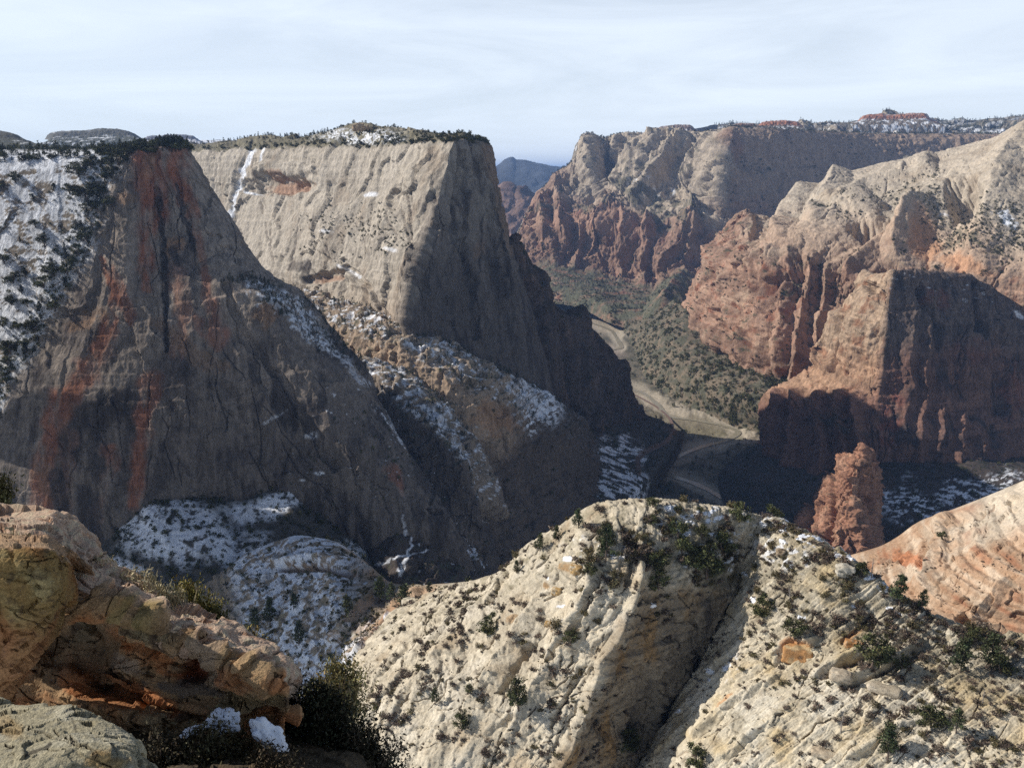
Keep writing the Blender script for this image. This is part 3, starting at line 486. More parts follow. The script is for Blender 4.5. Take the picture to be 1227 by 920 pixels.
# ---- right mesa: red cliffs below, pale slickrock domes above
rows = [
 [(905,262,3700),(888,259,3280),(902,261,3270),(935,262,3300),(965,231,3380),(1003,212,3400),(1060,196,3400),(1130,183,3250),(1190,167,3080),(1240,158,2960),(1300,147,2850),(1500,110,2700)],
 [(888,282,3650),(868,281,3230),(880,283,3120),(914,285,3000),(957,266,2980),(1002,252,2930),(1060,242,2850),(1130,228,2720),(1190,215,2580),(1240,208,2500),(1300,200,2400),(1500,190,2300)],
 [(875,295,3650),(857,294,3215),(872,298,3000),(902,303,2800),(946,304,2610),(991,297,2540),(1050,298,2460),(1130,293,2360),(1190,296,2260),(1240,296,2200),(1300,292,2150),(1500,290,2050)],
 [(862,322,3650),(843,322,3195),(866,330,2960),(895,340,2710),(939,348,2485),(986,345,2430),(1050,345,2350),(1130,345,2260),(1190,345,2190),(1240,345,2130),(1300,340,2080),(1500,340,1990)],
 [(850,350,3600),(830,350,3175),(858,366,2900),(889,386,2635),(936,402,2395),(985,400,2340),(1050,400,2270),(1130,400,2200),(1190,400,2150),(1240,400,2100),(1300,395,2060),(1500,390,1970)],
 [(840,380,3550),(819,380,3155),(848,404,2860),(880,432,2545),(930,455,2335),(985,472,2240),(1050,476,2180),(1130,476,2120),(1190,472,2080),(1240,470,2060),(1300,462,2040),(1500,460,1950)]]
s = sheet(rows, 1.1, pre=[(300, 900, -600), (100, 420, -40)], post=[(0, -20, -80), (0, -30, -250)], seed=9)
ct = np.interp(s.px, [800, 850, 900, 950, 1000, 1060, 1150, 1227], [285, 290, 300, 312, 318, 312, 318, 330]); red = sstep(-18, 22, s.py - ct + 22 * fbm(s.B, 120, 3, 12))
red = np.maximum(red, 1 - sstep(880, 925, s.px + 20 * fbm(s.B, 90, 3, 3)))
hh = ridge(s, [(1190, 205), (1130, 240), (1090, 270), (1075, 320)], 34, 16, [24, 62, 62, 40], 9, .8) - 80 * blob(s, 1160, 250, 28, 24, -40, .25) + ridge(s, [(1240, 150), (1200, 210), (1170, 300)], 40, 30, 40)
hh += ridge(s, [(1030, 255), (985, 280), (930, 310)], 34, 24, 60) - 60 * blob(s, 1045, 288, 34, 9, 5, .3) + 20 * blob(s, 1040, 262, 45, 20, 0, .3) + ridge(s, [(965, 233), (945, 265), (935, 290)], 20, 16, 55) + ridge(s, [(1003, 212), (990, 240), (975, 270)], 18, 14, 45) + ridge(s, [(1110, 200), (1040, 225), (1000, 250)], 14, 16, 40) + ridge(s, [(1100, 270), (1060, 300), (1020, 330)], 26, 14, 50)
hh += 24 * blob(s, 893, 275, 14, 22, 0) - 30 * stroke(s, [(930, 265), (925, 310), (905, 400)], 7, 6) * .6
for x in (845, 862, 880, 903, 922, 940, 960, 985): hh += ridge(s, [(x + 12, 305 + .12 * (x - 845)), (x, 360 + .3 * (x - 845)), (x - 6, 400 + .45 * (x - 845))], 11, 9, 34, 6) * red
hh -= 30 * blob(s, 868, 378, 9, 7) + 24 * blob(s, 955, 335, 16, 12, -30, .3) * red
push(s, hh)
rockify(s, (260, 14), (62, 15, 4.5), (26, 6.5), (60, 14, (1, 1, 1.9)), (14, 4), m=.3 + .7 * red, seed=9); ckr = rcracks(s, 70, (825, 290, 1060, 460), 93, 10, (10, 60), (.4, 1.1), 19) * red; push(s, -9 * ckr); s.renorm()
ck = (1 - sstep(0, .03, np.abs(fbm(s.B, 150, 3, 63, (1.6, 1, .6))))) * sstep(0, .2, fbm(s.B, 200, 2, 65)); push(s, -4 * ck * (1 - red) * s.vis); push(s, 3 * fbm(s.V, 30, 4, 64, (1.6, 1.6, .35), .6, ridge=True) * (1 - red)); ck2 = rcracks(s, 60, (830, 200, 1227, 350), 140, 25, (10, 60), (.4, 1.0), 17); push(s, -5 * ck2); s.renorm()
n = fbm(s.B, 110, 4, 29, (1, 1, 1.3)); n2 = fbm(s.B, 30, 4, 30); c = C(s, (.45, .385, .30)); c = mixc(c, (.51, .43, .33), sstep(0, .5, n)); c = mixc(c, (.37, .30, .22), sstep(0, .5, -n))
cross = perlin(np.stack([s.B[..., 0] * .004 + s.B[..., 1] * .004, s.B[..., 1] * .003, s.B[..., 2] * .11 + s.B[..., 0] * .03], -1)); c = c * (1 + .10 * cross[..., None])
tr = sstep(-60, 5, s.py - ct + 25 * n) * (1 - red); c = mixc(c, (.46, .30, .20), tr * .75); rc = C(s, (.34, .215, .15)); rc = mixc(rc, (.43, .31, .22), sstep(-.05, .45, n)); rc = mixc(rc, (.25, .115, .07), sstep(.05, .45, -n2)); rc = mixc(rc, (.12, .08, .06), varnish(s, 59, 40, 5, .15, .55) * .6); rc = rc * (.78 + .42 * s.hard)[..., None]; rc = mixc(rc, (.11, .07, .055), .6 * ckr)
c = c * (1 - red[..., None]) + rc * red[..., None]
c = mixc(c, (.50, .28, .16), .8 * blob(s, 1110, 300, 24, 26, 10, .3) * (1 - .3 * red) + .8 * blob(s, 1160, 322, 40, 14, 15, .4)); c = mixc(c, (.33, .15, .10), .7 * blob(s, 1050, 291, 26, 5, 6, .3))
bz = np.clip(blob(s, 1170, 285, 70, 34, 12, .4) + .7 * blob(s, 1080, 235, 60, 14, -20, .5) + .5 * blob(s, 990, 340, 60, 22, 15, .5) + .6 * blob(s, 1215, 270, 40, 30), 0, 1)
c = mixc(c, (.16, .14, .095), bz * sstep(.05, .25, fbm(s.V, 26, 4, 70, gain=.65)) * .85); c = mixc(c, BRUSH, red * sstep(.12, .3, fbm(s.V, 34, 4, 71, gain=.6)) * sstep(.35, .6, s.N[..., 2]) * .85)
c = mixc(c, SNOW, np.clip(blob(s, 1205, 268, 16, 9, 20, .6, 6) + .8 * blob(s, 1140, 265, 14, 2.5, -12), 0, 1) * sstep(-.1, .1, n2 + .1))
finish(s, "slickrock_mesa", c, mat_rock("slickrock", 10, .6, .22, streak=.2, slen=4), "sunlit mesa of pale slickrock domes above red cliffs", "mesa"); SH['rmesa'] = s
# ---- centre butte far down the canyon
rows = [
 [(600,300,5700),(617,286,5350),(640,240,5560),(668,208,5700),(690,188,5760),(697,166,5800),(707,160,5810),(721,166,5830),(745,161,5850),(790,159,5820),(824,158,5700),(858,158,5480),(876,152,5300),(920,153,5300),(985,157,5500),(1060,160,5800),(1200,160,6000)],
 [(600,305,5650),(616,296,5260),(640,256,5420),(668,236,5520),(690,222,5540),(702,205,5560),(712,198,5600),(724,202,5740),(745,196,5640),(786,190,5480),(820,192,5360),(850,200,5120),(866,200,4950),(915,200,5100),(985,200,5320),(1060,200,5500),(1200,200,5700)],
 [(600,312,5600),(614,308,5200),(640,272,5240),(668,258,5300),(690,250,5330),(704,244,5350),(714,242,5400),(726,244,5480),(744,246,5320),(778,244,5160),(812,246,5080),(842,250,4920),(862,250,4780),(915,250,4960),(985,250,5150),(1060,250,5350),(1200,250,5600)],
 [(600,318,5560),(613,314,5150),(640,284,5060),(668,272,5080),(690,268,5080),(706,266,5060),(718,266,5040),(730,268,4990),(746,270,4930),(776,274,4820),(808,278,4740),(836,284,4690),(858,290,4640),(915,292,4760),(985,290,4950),(1060,290,5100),(1200,290,5400)],
 [(600,345,5450),(612,342,5060),(640,318,4930),(668,316,4880),(690,320,4840),(706,322,4820),(718,326,4790),(730,332,4740),(746,336,4680),(776,342,4600),(808,342,4530),(836,344,4490),(858,344,4460),(915,344,4560),(985,340,4700),(1060,340,4900),(1200,340,5200)],
 [(590,375,4700),(612,370,4500),(640,350,4350),(668,346,4300),(690,350,4200),(706,356,4100),(718,362,4000),(730,368,3900),(746,372,3850),(776,376,3750),(808,380,3660),(836,384,3600),(858,388,3550),(915,390,3550),(985,390,3700),(1060,390,3900),(1200,390,4200)]]
s = sheet(rows, 1.0, pre=[(300, 1500, -600), (0, 500, -20)], post=[(0, -100, -60)], seed=10)
low = sstep(2.45, 3.0, s.tv)[:, None] * np.ones_like(s.px); tal = sstep(3.95, 4.25, s.tv[:, None] + .25 * fbm(s.B, 220, 3, 8)); up = (1 - low)
hh = ridge(s, [(800, 165), (770, 205), (745, 245), (715, 268)], 30, 18, [80, 130, 120, 60], 5) + ridge(s, [(858, 160), (845, 200), (835, 250), (818, 285)], 34, 14, [60, 140, 140, 80], 5) + ridge(s, [(700, 165), (706, 215), (716, 245)], 20, 8, 80, 4) - 120 * blob(s, 732, 225, 14, 28, 12, .3)
for pts in ([(820, 168), (790, 210), (765, 250)], [(784, 166), (762, 196), (742, 226)], [(735, 166), (738, 195)], [(668, 215), (672, 250), (676, 290)], [(650, 240), (652, 280)]): hh += ridge(s, pts, 12, 9, 60, 4)
for x in (630, 652, 663, 690, 712, 721, 744, 768, 775, 803, 822, 850): hh += low * (1 - tal) * ridge(s, [(x + 6 + x % 5, 268), (x, 310), (x - 3 - x % 7, 350)], 9 + x % 5, 6 + x % 4, 45 * (.4 + .6 * math.sin(x * 1.7) ** 2), 8)
hh += ridge(s, [(800, 315), (830, 335), (795, 372)], 30, 25, 90) - 20 * blob(s, 905, 190, 30, 20)
push(s, hh * sstep(-.05, .7, s.tv)[:, None]); rockify(s, (320, 18), (85, 30, 5), (46, 10), (80, 24, (1, 1, 3)), (24, 7), m=sstep(-.1, .5, s.tv)[:, None] * (1 - .75 * tal) * (1 - .6 * sstep(868, 890, s.px) * up), seed=10)
n = fbm(s.B, 180, 4, 31, (1, 1, 1.5)); n2 = fbm(s.B, 60, 5, 32); c = C(s, (.42, .35, .265)); c = mixc(c, (.48, .40, .30), sstep(0, .5, n)); c = mixc(c, (.30, .25, .19), sstep(0, .5, -n)); c = mixc(c, (.14, .125, .085), .75 * sstep(.05, .3, n2) * sstep(.25, .55, s.N[..., 2]))
rc = C(s, (.29, .18, .125)); rc = mixc(rc, (.37, .25, .175), sstep(0, .5, n)); rc = mixc(rc, (.2, .1, .07), sstep(.1, .5, -n2)); rc = rc * (.80 + .4 * s.hard)[..., None]; c = c * (.9 + .2 * s.hard)[..., None]; lr = np.clip(low + .8 * sstep(700, 660, s.px) + .7 * sstep(25, 0, np.abs(s.py - 262) + 14 * n) * sstep(800, 720, s.px), 0, 1); c = c * (1 - lr[..., None]) + rc * lr[..., None]
c = mixc(c, (.33, .23, .16), up * .8 * sstep(862, 880, s.px)); c = mixc(c, (.30, .17, .12), .6 * blob(s, 880, 180, 12, 22) + .4 * blob(s, 900, 260, 50, 30))
bench = np.clip(blob(s, 790, 250, 70, 30, 25, .4) + blob(s, 690, 258, 60, 10, 0, .4), 0, 1); c = mixc(c, (.12, .11, .075), bench * sstep(-.15, .2, n2 + .05) * .85); c = mixc(c, (.105, .105, .07), tal * sstep(-.5, .1, n2)); c = mixc(c, SNOW, np.clip(blob(s, 790, 232, 36, 12, -8, .5) * .7 + blob(s, 762, 163, 22, 5) * .7, 0, 1) * sstep(.18, .35, fbm(s.V, 40, 4, 73)))
top = sstep(.22, .06, s.tv[:, None] + .1 * n2); c = mixc(c, (.15, .13, .09), top * .8); c = mixc(c, SNOW, top * sstep(.15, .4, fbm(s.V, 60, 4, 74)) * .8)
finish(s, "butte", c, mat_rock("butte_rock", 18, .6, .25, streak=.3, slen=6), "broad red walled butte with pale ribbed upper cliffs in the middle distance", "butte"); SH['butte'] = s
# ---- snowy bench and plateau rim at far right
rows = [
 [(860,152,7600),(915,153,7400),(960,152,7300),(1010,150,7200),(1080,146,7100),(1150,148,7000),(1227,142,6900),(1400,134,6800)],
 [(860,158,7500),(915,158,7200),(960,158,7000),(1010,160,6850),(1080,157,6800),(1150,158,6700),(1227,156,6600),(1400,150,6500)],
 [(860,185,7300),(915,182,6900),(960,182,6500),(1010,182,6350),(1080,182,6300),(1150,182,6200),(1227,182,6100),(1400,180,6000)],
 [(860,220,6800),(915,215,6300),(960,212,5800),(1010,210,5600),(1080,210,5500),(1150,210,5400),(1227,210,5300),(1400,210,5200)],
 [(860,300,6000),(915,300,5600),(960,290,5200),(1010,280,5000),(1080,280,4900),(1150,280,4800),(1227,280,4700),(1400,280,4600)]]
s = sheet(rows, 1.1, pre=[(0, 5000, -200), (0, 1500, 30)], post=[(0, -100, -300)], seed=11)
push(s, ridge(s, [(1000, 165), (985, 182)], 14, 14, 60) + ridge(s, [(1060, 160), (1075, 195)], 40, 12, 90) - 60 * blob(s, 1040, 182, 28, 18) + ridge(s, [(960, 160), (975, 190)], 20, 10, 70)); rockify(s, (400, 24), (140, 34, 3), (50, 10), (120, 18), (32, 8), seed=11)
n = fbm(s.B, 200, 4, 33); n2 = fbm(s.B, 70, 5, 34, gain=.65); c = C(s, (.37, .31, .235)); c = mixc(c, (.26, .215, .165), sstep(0, .4, n)); c = mixc(c, (.07, .075, .05), sstep(.0, .2, n2 + .12 * sstep(1060, 1120, s.px)) * (.55 + .4 * sstep(1060, 1110, s.px))); c = mixc(c, SNOW, sstep(.12, .3, fbm(s.V, 60, 5, 75, (1.6, 1.6, 1)) + .18 * blob(s, 1130, 160, 90, 16)) * sstep(.3, .6, s.N[..., 2]) * .85)
c = mixc(c, SNOW, np.clip(blob(s, 1000, 190, 46, 6, 8, .6, 14) * .95, 0, 1)); c = mixc(c, (.10, .095, .07), sstep(.9, .5, s.tv[:, None] + .2 * n2) * .5)
finish(s, "plateau", c, mat_rock("plateau_rock", 24, .5, .3, streak=.25, slen=4), "wooded plateau rim dusted with snow along the right skyline", "plateau"); SH['plateau'] = s
# ---- isolated caps and mesas on the skyline
def cap(name, pts, Y, dep, colr, label, cat, seed, snow=.2, drop=40, fl=20):
    """pts: skyline (px, py) left to right; a flat topped remnant with real depth"""
    p = np.array(pts, float); b = p[:, 1].max(); x0, x1 = p[0, 0], p[-1, 0]; w_ = x1 - x0; xs = [x0 + (x - x0) for x in p[:, 0]]
    r0 = [(x, y, Y + dep) for x, y in pts]; r1 = [(x, y + .3, Y) for x, y in pts]; r2 = [(x + (x - (x0 + x1) / 2) * .05, y + max(1.2, (b - y) * .55) + .5, Y - dep * .08) for x, y in pts]; r3 = [(x + (x - (x0 + x1) / 2) * .18, b + 3, Y - dep * .3) for x, y in pts]
    s = sheet([r0, r1, r2, r3], .7, pre=[(0, dep * .3, -150)], post=[(0, -dep * .2, -drop * 4)], seed=seed); mp_ = Y / F; rockify(s, None, (fl, .9 * mp_, 3), (fl * .5, .4 * mp_), (fl, .7 * mp_), (fl * .3, .3 * mp_), seed=seed)
    n = fbm(s.B, fl * 2, 4, seed); n2 = fbm(s.B, fl * .8, 4, seed + 1); t = s.tv[:, None] + .3 * n2; c = C(s, colr[0]); c = mixc(c, colr[1], sstep(1.7, 2.2, t)); c = mixc(c, colr[2], sstep(.0, .3, n2) * .7 * (sstep(1.9, 2.2, t) + sstep(1.2, 1, t))); c = mixc(c, SNOW, sstep(.25 - snow, .45 - snow, n) * (sstep(1.7, 2.1, t) + .6 * sstep(1.1, .9, t)) * .9)
    finish(s, name, c, mat_rock(name + "_rock", fl, .5, .3), label, cat); return s
DKV = ((.10, .095, .075), (.09, .09, .065), (.05, .055, .04)); RDV = ((.37, .17, .10), (.20, .16, .12), (.08, .08, .055))
cap("mesa_cap", [(1028,146),(1036,139),(1048,138),(1056,137.5),(1062,139),(1072,138.5),(1090,137),(1106,137.5),(1112,142),(1122,147)], 6600, 500, RDV, "long red rock cap on the plateau skyline at right", "rock cap", 21, .25)
cap("mesa_cap", [(905,154),(915,147),(926,146),(940,145.5),(953,147),(962,152)], 5900, 350, RDV, "low reddish rock cap on the skyline left of the long red cap", "rock cap", 22, .2)
cap("mesa_cap", [(872,156),(878,150.5),(890,148.5),(905,150),(918,155)], 5440, 220, ((.24, .15, .11), (.2, .17, .13), (.06, .06, .04)), "snow dusted dark cap on top of the shaded butte face", "rock cap", 23, .3)
cap("mesa_cap", [(782,160),(791,153),(800,151.5),(814,150.5),(826,151),(832,155),(840,159)], 6300, 350, ((.27, .2, .17), (.27, .22, .19), (.12, .11, .09)), "small flat topped cap on the skyline above the pale ribs", "rock cap", 24, .2)
cap("mesa_cap", [(60,168),(66,161),(80,158.5),(105,158),(125,155.5),(140,156),(152,157.5),(163,163),(172,169)], 4600, 900, DKV, "dark wooded mesa with snow flecks on the skyline at far left", "mesa", 25, .14)
cap("mesa_cap", [(172,170),(180,164.5),(196,163.5),(215,162.5),(230,163.5),(237,168),(245,171)], 7600, 900, ((.10, .09, .09), (.42, .40, .40), (.09, .085, .08)), "small flat dark mesa on the skyline beside the left cliff top", "mesa", 26, .25)
cap("mesa_cap", [(-120,160),(-40,157),(0,158),(14,160),(24,165),(40,172)], 2600, 500, DKV, "dark wooded hump rising at the left edge of the skyline", "hill", 27, .0)
s = sheet([[(150,170,9000),(220,169,9000),(260,168.5,9000),(300,168.5,9000),(420,170,9000)],[(150,176,8000),(220,175,8000),(260,175,8000),(300,176,8000),(420,178,8000)],[(150,200,7000),(220,200,7000),(260,200,7000),(300,200,7000),(420,200,7000)]], 1.5, pre=[(0, 2000, -100)], post=[(0, -100, -600)], seed=28)
push(s, 20 * fbm(s.B, 200, 4, 3), (0, 0, 1)); n2 = fbm(s.B, 90, 4, 5, (2, 1, 1)); c = C(s, (.2, .18, .14)); c = mixc(c, SNOW, sstep(-.25, .1, n2)); finish(s, "plateau", c, mat_rock("far_plateau", 40, .3, .3), "thin snowy plateau strip on the skyline behind the pale mesa", "plateau")
# ---- blue mountain far away and the hazy red wall before it
def far_hill(name, top, Y, col, label, seed, amp, fl):
    s = sheet([[(x, y, Y) for x, y in top], [(x, 230 if Y > 9000 else 275, Y * .9) for x, y in top], [(x, 262 if Y > 9000 else 330, Y * .8) for x, y in top]], .9, pre=[(0, Y * .2, -700)], post=[(0, -100, -400)], seed=seed)
    rockify(s, (900, amp * 1.5), (fl, amp, 1.6), None, (fl * .6, amp * .4), (fl * .3, amp * .3), seed=seed); n = fbm(s.B, fl, 4, seed); c = C(s, col); c = mixc(c, tuple(x * 1.7 for x in col), sstep(0, .4, n)); c = mixc(c, tuple(x * .55 for x in col), sstep(0, .4, -n)); finish(s, name, c, mat_rock(name + "_rock", fl * .2, .4, .3), label, "mountain"); return s
far_hill("mountain", [(480,240),(540,222),(572,212),(586,203),(598,198.5),(607,192.5),(613,190.5),(618,193.5),(628,193),(634,195),(641,197),(655,199.5),(672,202),(720,212),(800,240)], 15500, (.06, .065, .07), "blue hazy mountain far away in the gap between the mesas", 12, 45, 900)
far_hill("cliff", [(520,235),(580,240),(600,232),(610,229),(618,231),(622,228),(630,233),(640,244),(660,262),(700,280),(800,300)], 8000, (.2, .13, .10), "hazy violet cliff behind the gap beside the pale mesa", 13, 60, 300)
# ---- Dark fin on the right: lit left end, broad shaded wall
rows = [
 [(1085,330,2350),(1032,342,2200),(1050,334,2040),(1071,325,1932),(1110,325,1960),(1150,328,2000),(1172,338,2020),(1200,358,2050),(1235,380,2080),(1400,420,2200)],
 [(1060,352,2330),(1024,352,2180),(1046,348,2010),(1067,345,1915),(1110,345,1935),(1150,347,1970),(1176,354,1990),(1202,370,2025),(1237,388,2060),(1400,425,2190)],
 [(1030,388,2300),(1000,388,2150),(1026,390,2000),(1062,392,1888),(1110,392,1898),(1150,392,1920),(1190,396,1950),(1212,402,1975),(1240,412,2000),(1400,440,2150)],
 [(1010,436,2300),(980,438,2130),(1014,442,1970),(1057,446,1862),(1110,446,1862),(1150,446,1878),(1190,450,1900),(1215,453,1920),(1240,456,1950),(1400,470,2100)],
 [(950,466,2380),(917,478,2160),(984,482,1960),(1052,482,1840),(1110,486,1836),(1150,486,1846),(1190,490,1872),(1215,492,1890),(1240,496,1910),(1400,500,2000)],
 [(950,528,2250),(916,528,2010),(976,572,1775),(1044,566,1770),(1110,562,1760),(1150,562,1762),(1190,562,1780),(1215,562,1800),(1240,562,1820),(1400,562,1900)]]
rows = sharpen(rows, 3)
s = sheet(rows, 1.05, pre=[(250, 420, -500), (120, 160, -40)], post=[(0, -10, -60), (0, -20, -250)], seed=14)
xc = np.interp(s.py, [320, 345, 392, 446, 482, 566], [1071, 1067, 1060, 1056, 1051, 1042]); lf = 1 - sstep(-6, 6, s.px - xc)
hh = ridge(s, [(1045, 340), (1030, 380), (1015, 430)], 16, 10, 26) - 26 * blob(s, 1050, 348, 7, 10) + ridge(s, [(1008, 382), (1000, 410), (985, 440)], 12, 8, 34) - 22 * stroke(s, [(1016, 385), (1008, 420), (998, 445)], 4, 3) + 12 * blob(s, 1040, 400, 16, 30) - 20 * stroke(s, [(1100, 345), (1118, 390)], 5, 4) - 16 * stroke(s, [(1165, 340), (1170, 395)], 5, 3) + 14 * blob(s, 1195, 390, 14, 14)
for x in (935, 955, 985, 1010, 1030): hh += ridge(s, [(x, 475), (x - 2, 520), (x - 4, 570)], 10, 10, 30, 5) * sstep(455, 480, s.py)
for x in (1092, 1112, 1136, 1160, 1186, 1210): hh += ridge(s, [(x, 335 + .2 * max(0, x - 1150)), (x - 4, 420), (x - 8, 500), (x - 12, 560)], 9 + x % 5, 11 + x % 4, [5, 13, 15, 9], 7) * (1 - lf)
push(s, hh); rockify(s, (150, 8), (40, 7, 6), (17, 3.2), (32, 6.5, (1, 1, 2)), (9, 2.4), m=.55 + .45 * lf, seed=14)
n = fbm(s.B, 70, 4, 35, (1, 1, 1.6)); n2 = fbm(s.B, 26, 4, 36); upc = 1 - sstep(395, 440, s.py + 20 * n)
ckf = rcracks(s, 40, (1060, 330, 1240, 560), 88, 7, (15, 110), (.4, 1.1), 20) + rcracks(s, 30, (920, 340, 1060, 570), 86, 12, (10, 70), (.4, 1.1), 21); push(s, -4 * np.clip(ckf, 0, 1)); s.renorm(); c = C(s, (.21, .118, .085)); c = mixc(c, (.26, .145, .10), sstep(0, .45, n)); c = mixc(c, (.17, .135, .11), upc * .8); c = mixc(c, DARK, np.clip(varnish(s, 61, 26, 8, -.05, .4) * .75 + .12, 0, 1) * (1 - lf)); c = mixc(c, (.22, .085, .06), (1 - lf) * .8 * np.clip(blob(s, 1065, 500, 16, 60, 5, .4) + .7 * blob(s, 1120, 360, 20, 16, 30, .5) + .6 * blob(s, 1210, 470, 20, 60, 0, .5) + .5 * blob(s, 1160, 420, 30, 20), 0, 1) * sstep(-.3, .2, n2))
lc = C(s, (.37, .235, .15)); lc = mixc(lc, (.42, .315, .22), upc * .8); lc = mixc(lc, (.30, .165, .10), sstep(.05, .4, -n2)); lc = mixc(lc, (.22, .12, .085), sstep(455, 490, s.py + 12 * n)); c = c * (1 - lf[..., None]) + lc * lf[..., None]  # sunlit upper left end painted paler than the shaded wall and foot
c = c * (.82 + .36 * s.hard)[..., None]; c = mixc(c, DARK, .5 * np.clip(ckf, 0, 1)); c = mixc(c, (.05, .05, .035), .8 * blob(s, 1010, 512, 50, 12, 12, .5) * sstep(-.2, .1, n2)); c = mixc(c, SNOW, (1 - lf) * sstep(370, 345, s.py - .3 * np.maximum(s.px - 1150, 0)) * sstep(.3, .5, s.N[..., 2] + .3 * fbm(s.V, 30, 4, 80)) * sstep(.3, .42, fbm(s.V, 12, 4, 81, (1.8, 1.8, .6))) * .8); c = mixc(c, SNOW, .8 * blob(s, 1222, 380, 14, 4, 25, .6) * (1 - lf))
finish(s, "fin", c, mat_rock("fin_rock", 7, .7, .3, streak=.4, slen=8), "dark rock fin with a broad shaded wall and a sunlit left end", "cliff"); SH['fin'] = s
# ---- shaded snowy slope under it
rows = [[(880,545,fY(545)),(925,530,2020),(985,560,1810),(1050,548,1800),(1110,548,1790),(1160,548,1792),(1240,548,1830),(1400,548,1900)],
 [(860,575,fY(575)),(905,575,1770),(975,590,1640),(1050,590,1600),(1110,588,1590),(1160,588,1590),(1240,588,1610),(1400,588,1680)],
 [(870,610,fY(610)),(920,620,1580),(980,640,1450),(1050,640,1400),(1110,640,1390),(1160,640,1385),(1240,640,1400),(1400,640,1440)],
 [(900,690,fY(690)),(940,720,1200),(990,720,1200),(1050,720,1180),(1110,720,1170),(1160,720,1170),(1240,720,1180),(1400,720,1200)]]
s = sheet(rows, 1.3, pre=[(0, 50, -80)], post=[(0, -10, -60)], seed=15); push(s, 7 * fbm(s.B, 70, 3, 4) + 4 * fbm(s.B, 18, 4, 5), (0, 0, 1)); s.renorm()
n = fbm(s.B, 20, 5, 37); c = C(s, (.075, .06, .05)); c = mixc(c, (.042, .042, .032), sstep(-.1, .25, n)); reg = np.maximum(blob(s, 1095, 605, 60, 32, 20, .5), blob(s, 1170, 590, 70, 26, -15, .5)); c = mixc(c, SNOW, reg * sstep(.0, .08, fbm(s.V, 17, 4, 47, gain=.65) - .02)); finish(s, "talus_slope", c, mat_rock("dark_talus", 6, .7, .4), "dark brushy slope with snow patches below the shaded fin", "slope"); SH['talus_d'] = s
# ---- the red pinnacle
rows = [[(1034,552,1405),(1020,550,1341),(1024,546,1320),(1029,541,1305),(1033,537,1297),(1039,540,1310),(1044,547,1345),(1040,552,1405)],
 [(1034,562,1425),(1006,563,1345),(1013,563,1310),(1021,563,1290),(1031,562,1283),(1041,562,1300),(1046,564,1345),(1042,566,1425)],
 [(1020,592,1445),(984,590,1345),(999,594,1300),(1013,595,1277),(1026,594,1267),(1040,594,1290),(1048,596,1345),(1040,598,1445)],
 [(1000,632,1425),(961,627,1335),(984,632,1285),(1006,634,1255),(1027,634,1245),(1042,634,1275),(1050,636,1335),(1045,636,1425)],
 [(990,690,1385),(950,690,1305),(980,690,1255),(1004,690,1225),(1030,690,1217),(1046,690,1250),(1054,690,1315),(1048,690,1385)]]
s = sheet(rows, .9, pre=[(0, 60, -120)], post=[(0, -10, -90)], seed=16); hh = ridge(s, [(1016, 548), (1012, 594), (1030, 640), (1035, 670)], 12, 12, 9) + ridge(s, [(998, 575), (990, 600), (985, 640)], 9, 9, 7) + ridge(s, [(966, 605), (963, 640)], 5, 5, 8) - 14 * stroke(s, [(974, 600), (976, 640)], 4) - 14 * stroke(s, [(1004, 570), (1000, 630), (990, 650)], 4) - 16 * blob(s, 990, 650, 12, 10)
push(s, hh); rockify(s, (60, 4), (17, 9, 5), (9, 2.6), (12, 9, (1, 1, 3)), (4, 1.8), seed=16); n = fbm(s.B, 24, 4, 38, (1, 1, 2)); c = C(s, (.34, .18, .115)); c = mixc(c, (.40, .235, .155), sstep(0, .4, n)); c = mixc(c, (.24, .12, .08), sstep(.05, .4, -n)); c = mixc(c, (.09, .06, .05), varnish(s, 63, 12, 5, .2, .6) * .6); c = mixc(c, BRUSH, .7 * sstep(.15, .3, fbm(s.V, 9, 3, 88)) * sstep(.5, .7, s.N[..., 2]))
finish(s, "rock_pinnacle", c, mat_rock("pinnacle_rock", 4, .7, .35, streak=.3, slen=5), "red craggy rock pinnacle standing below the shaded fin", "rock", kind='thing'); SH['pinnacle'] = s
# ---- snowy fan at the foot of the left cliff
rows = [[(40,640,1000),(95,655,995),(130,640,992),(165,610,992),(190,597,996),(245,594,1000),(285,600,1008),(312,590,1018),(345,585,1022),(385,612,1026),(425,645,1020),(475,695,1010)],
 [(40,690,930),(95,690,928),(130,672,926),(165,650,926),(190,640,928),(245,640,932),(285,650,938),(312,640,946),(345,640,952),(385,655,952),(425,672,946),(475,712,940)],
 [(40,760,852),(95,745,852),(130,735,850),(165,728,850),(190,722,850),(245,712,852),(285,705,858),(312,695,864),(345,690,870),(385,690,872),(425,705,872),(475,730,867)]]
s = sheet(rows, 1.1, pre=[(0, 40, -10)], post=[(0, -60, -40), (0, -60, -120)], seed=17)
push(s, 4 * blob(s, 225, 640, 60, 30, 20, .3), (0, 0, 1)); push(s, 4 * fbm(s.B, 40, 3, 4) + 2.2 * fbm(s.B, 10, 4, 5), (0, 0, 1)); s.renorm(); n = fbm(s.B, 12, 5, 39, gain=.62); c = C(s, (.10, .09, .075)); c = mixc(c, (.055, .055, .045), sstep(0, .3, n))
reg = np.clip(blob(s, 225, 640, 95, 48, 8, .3, 40) + blob(s, 330, 605, 60, 22, -22, .4) + blob(s, 150, 690, 30, 20, 0, .4) + .7 * blob(s, 420, 660, 30, 20), 0, 1); c = mixc(c, SNOW, reg * sstep(-.28, -.05, n + .25 * fbm(s.V, 34, 3, 5)))
finish(s, "talus_slope", c, mat_rock("snow_fan", 4, .6, .3), "snowy brush dotted fan at the foot of the dark streaked cliff", "slope"); SH['fan'] = s
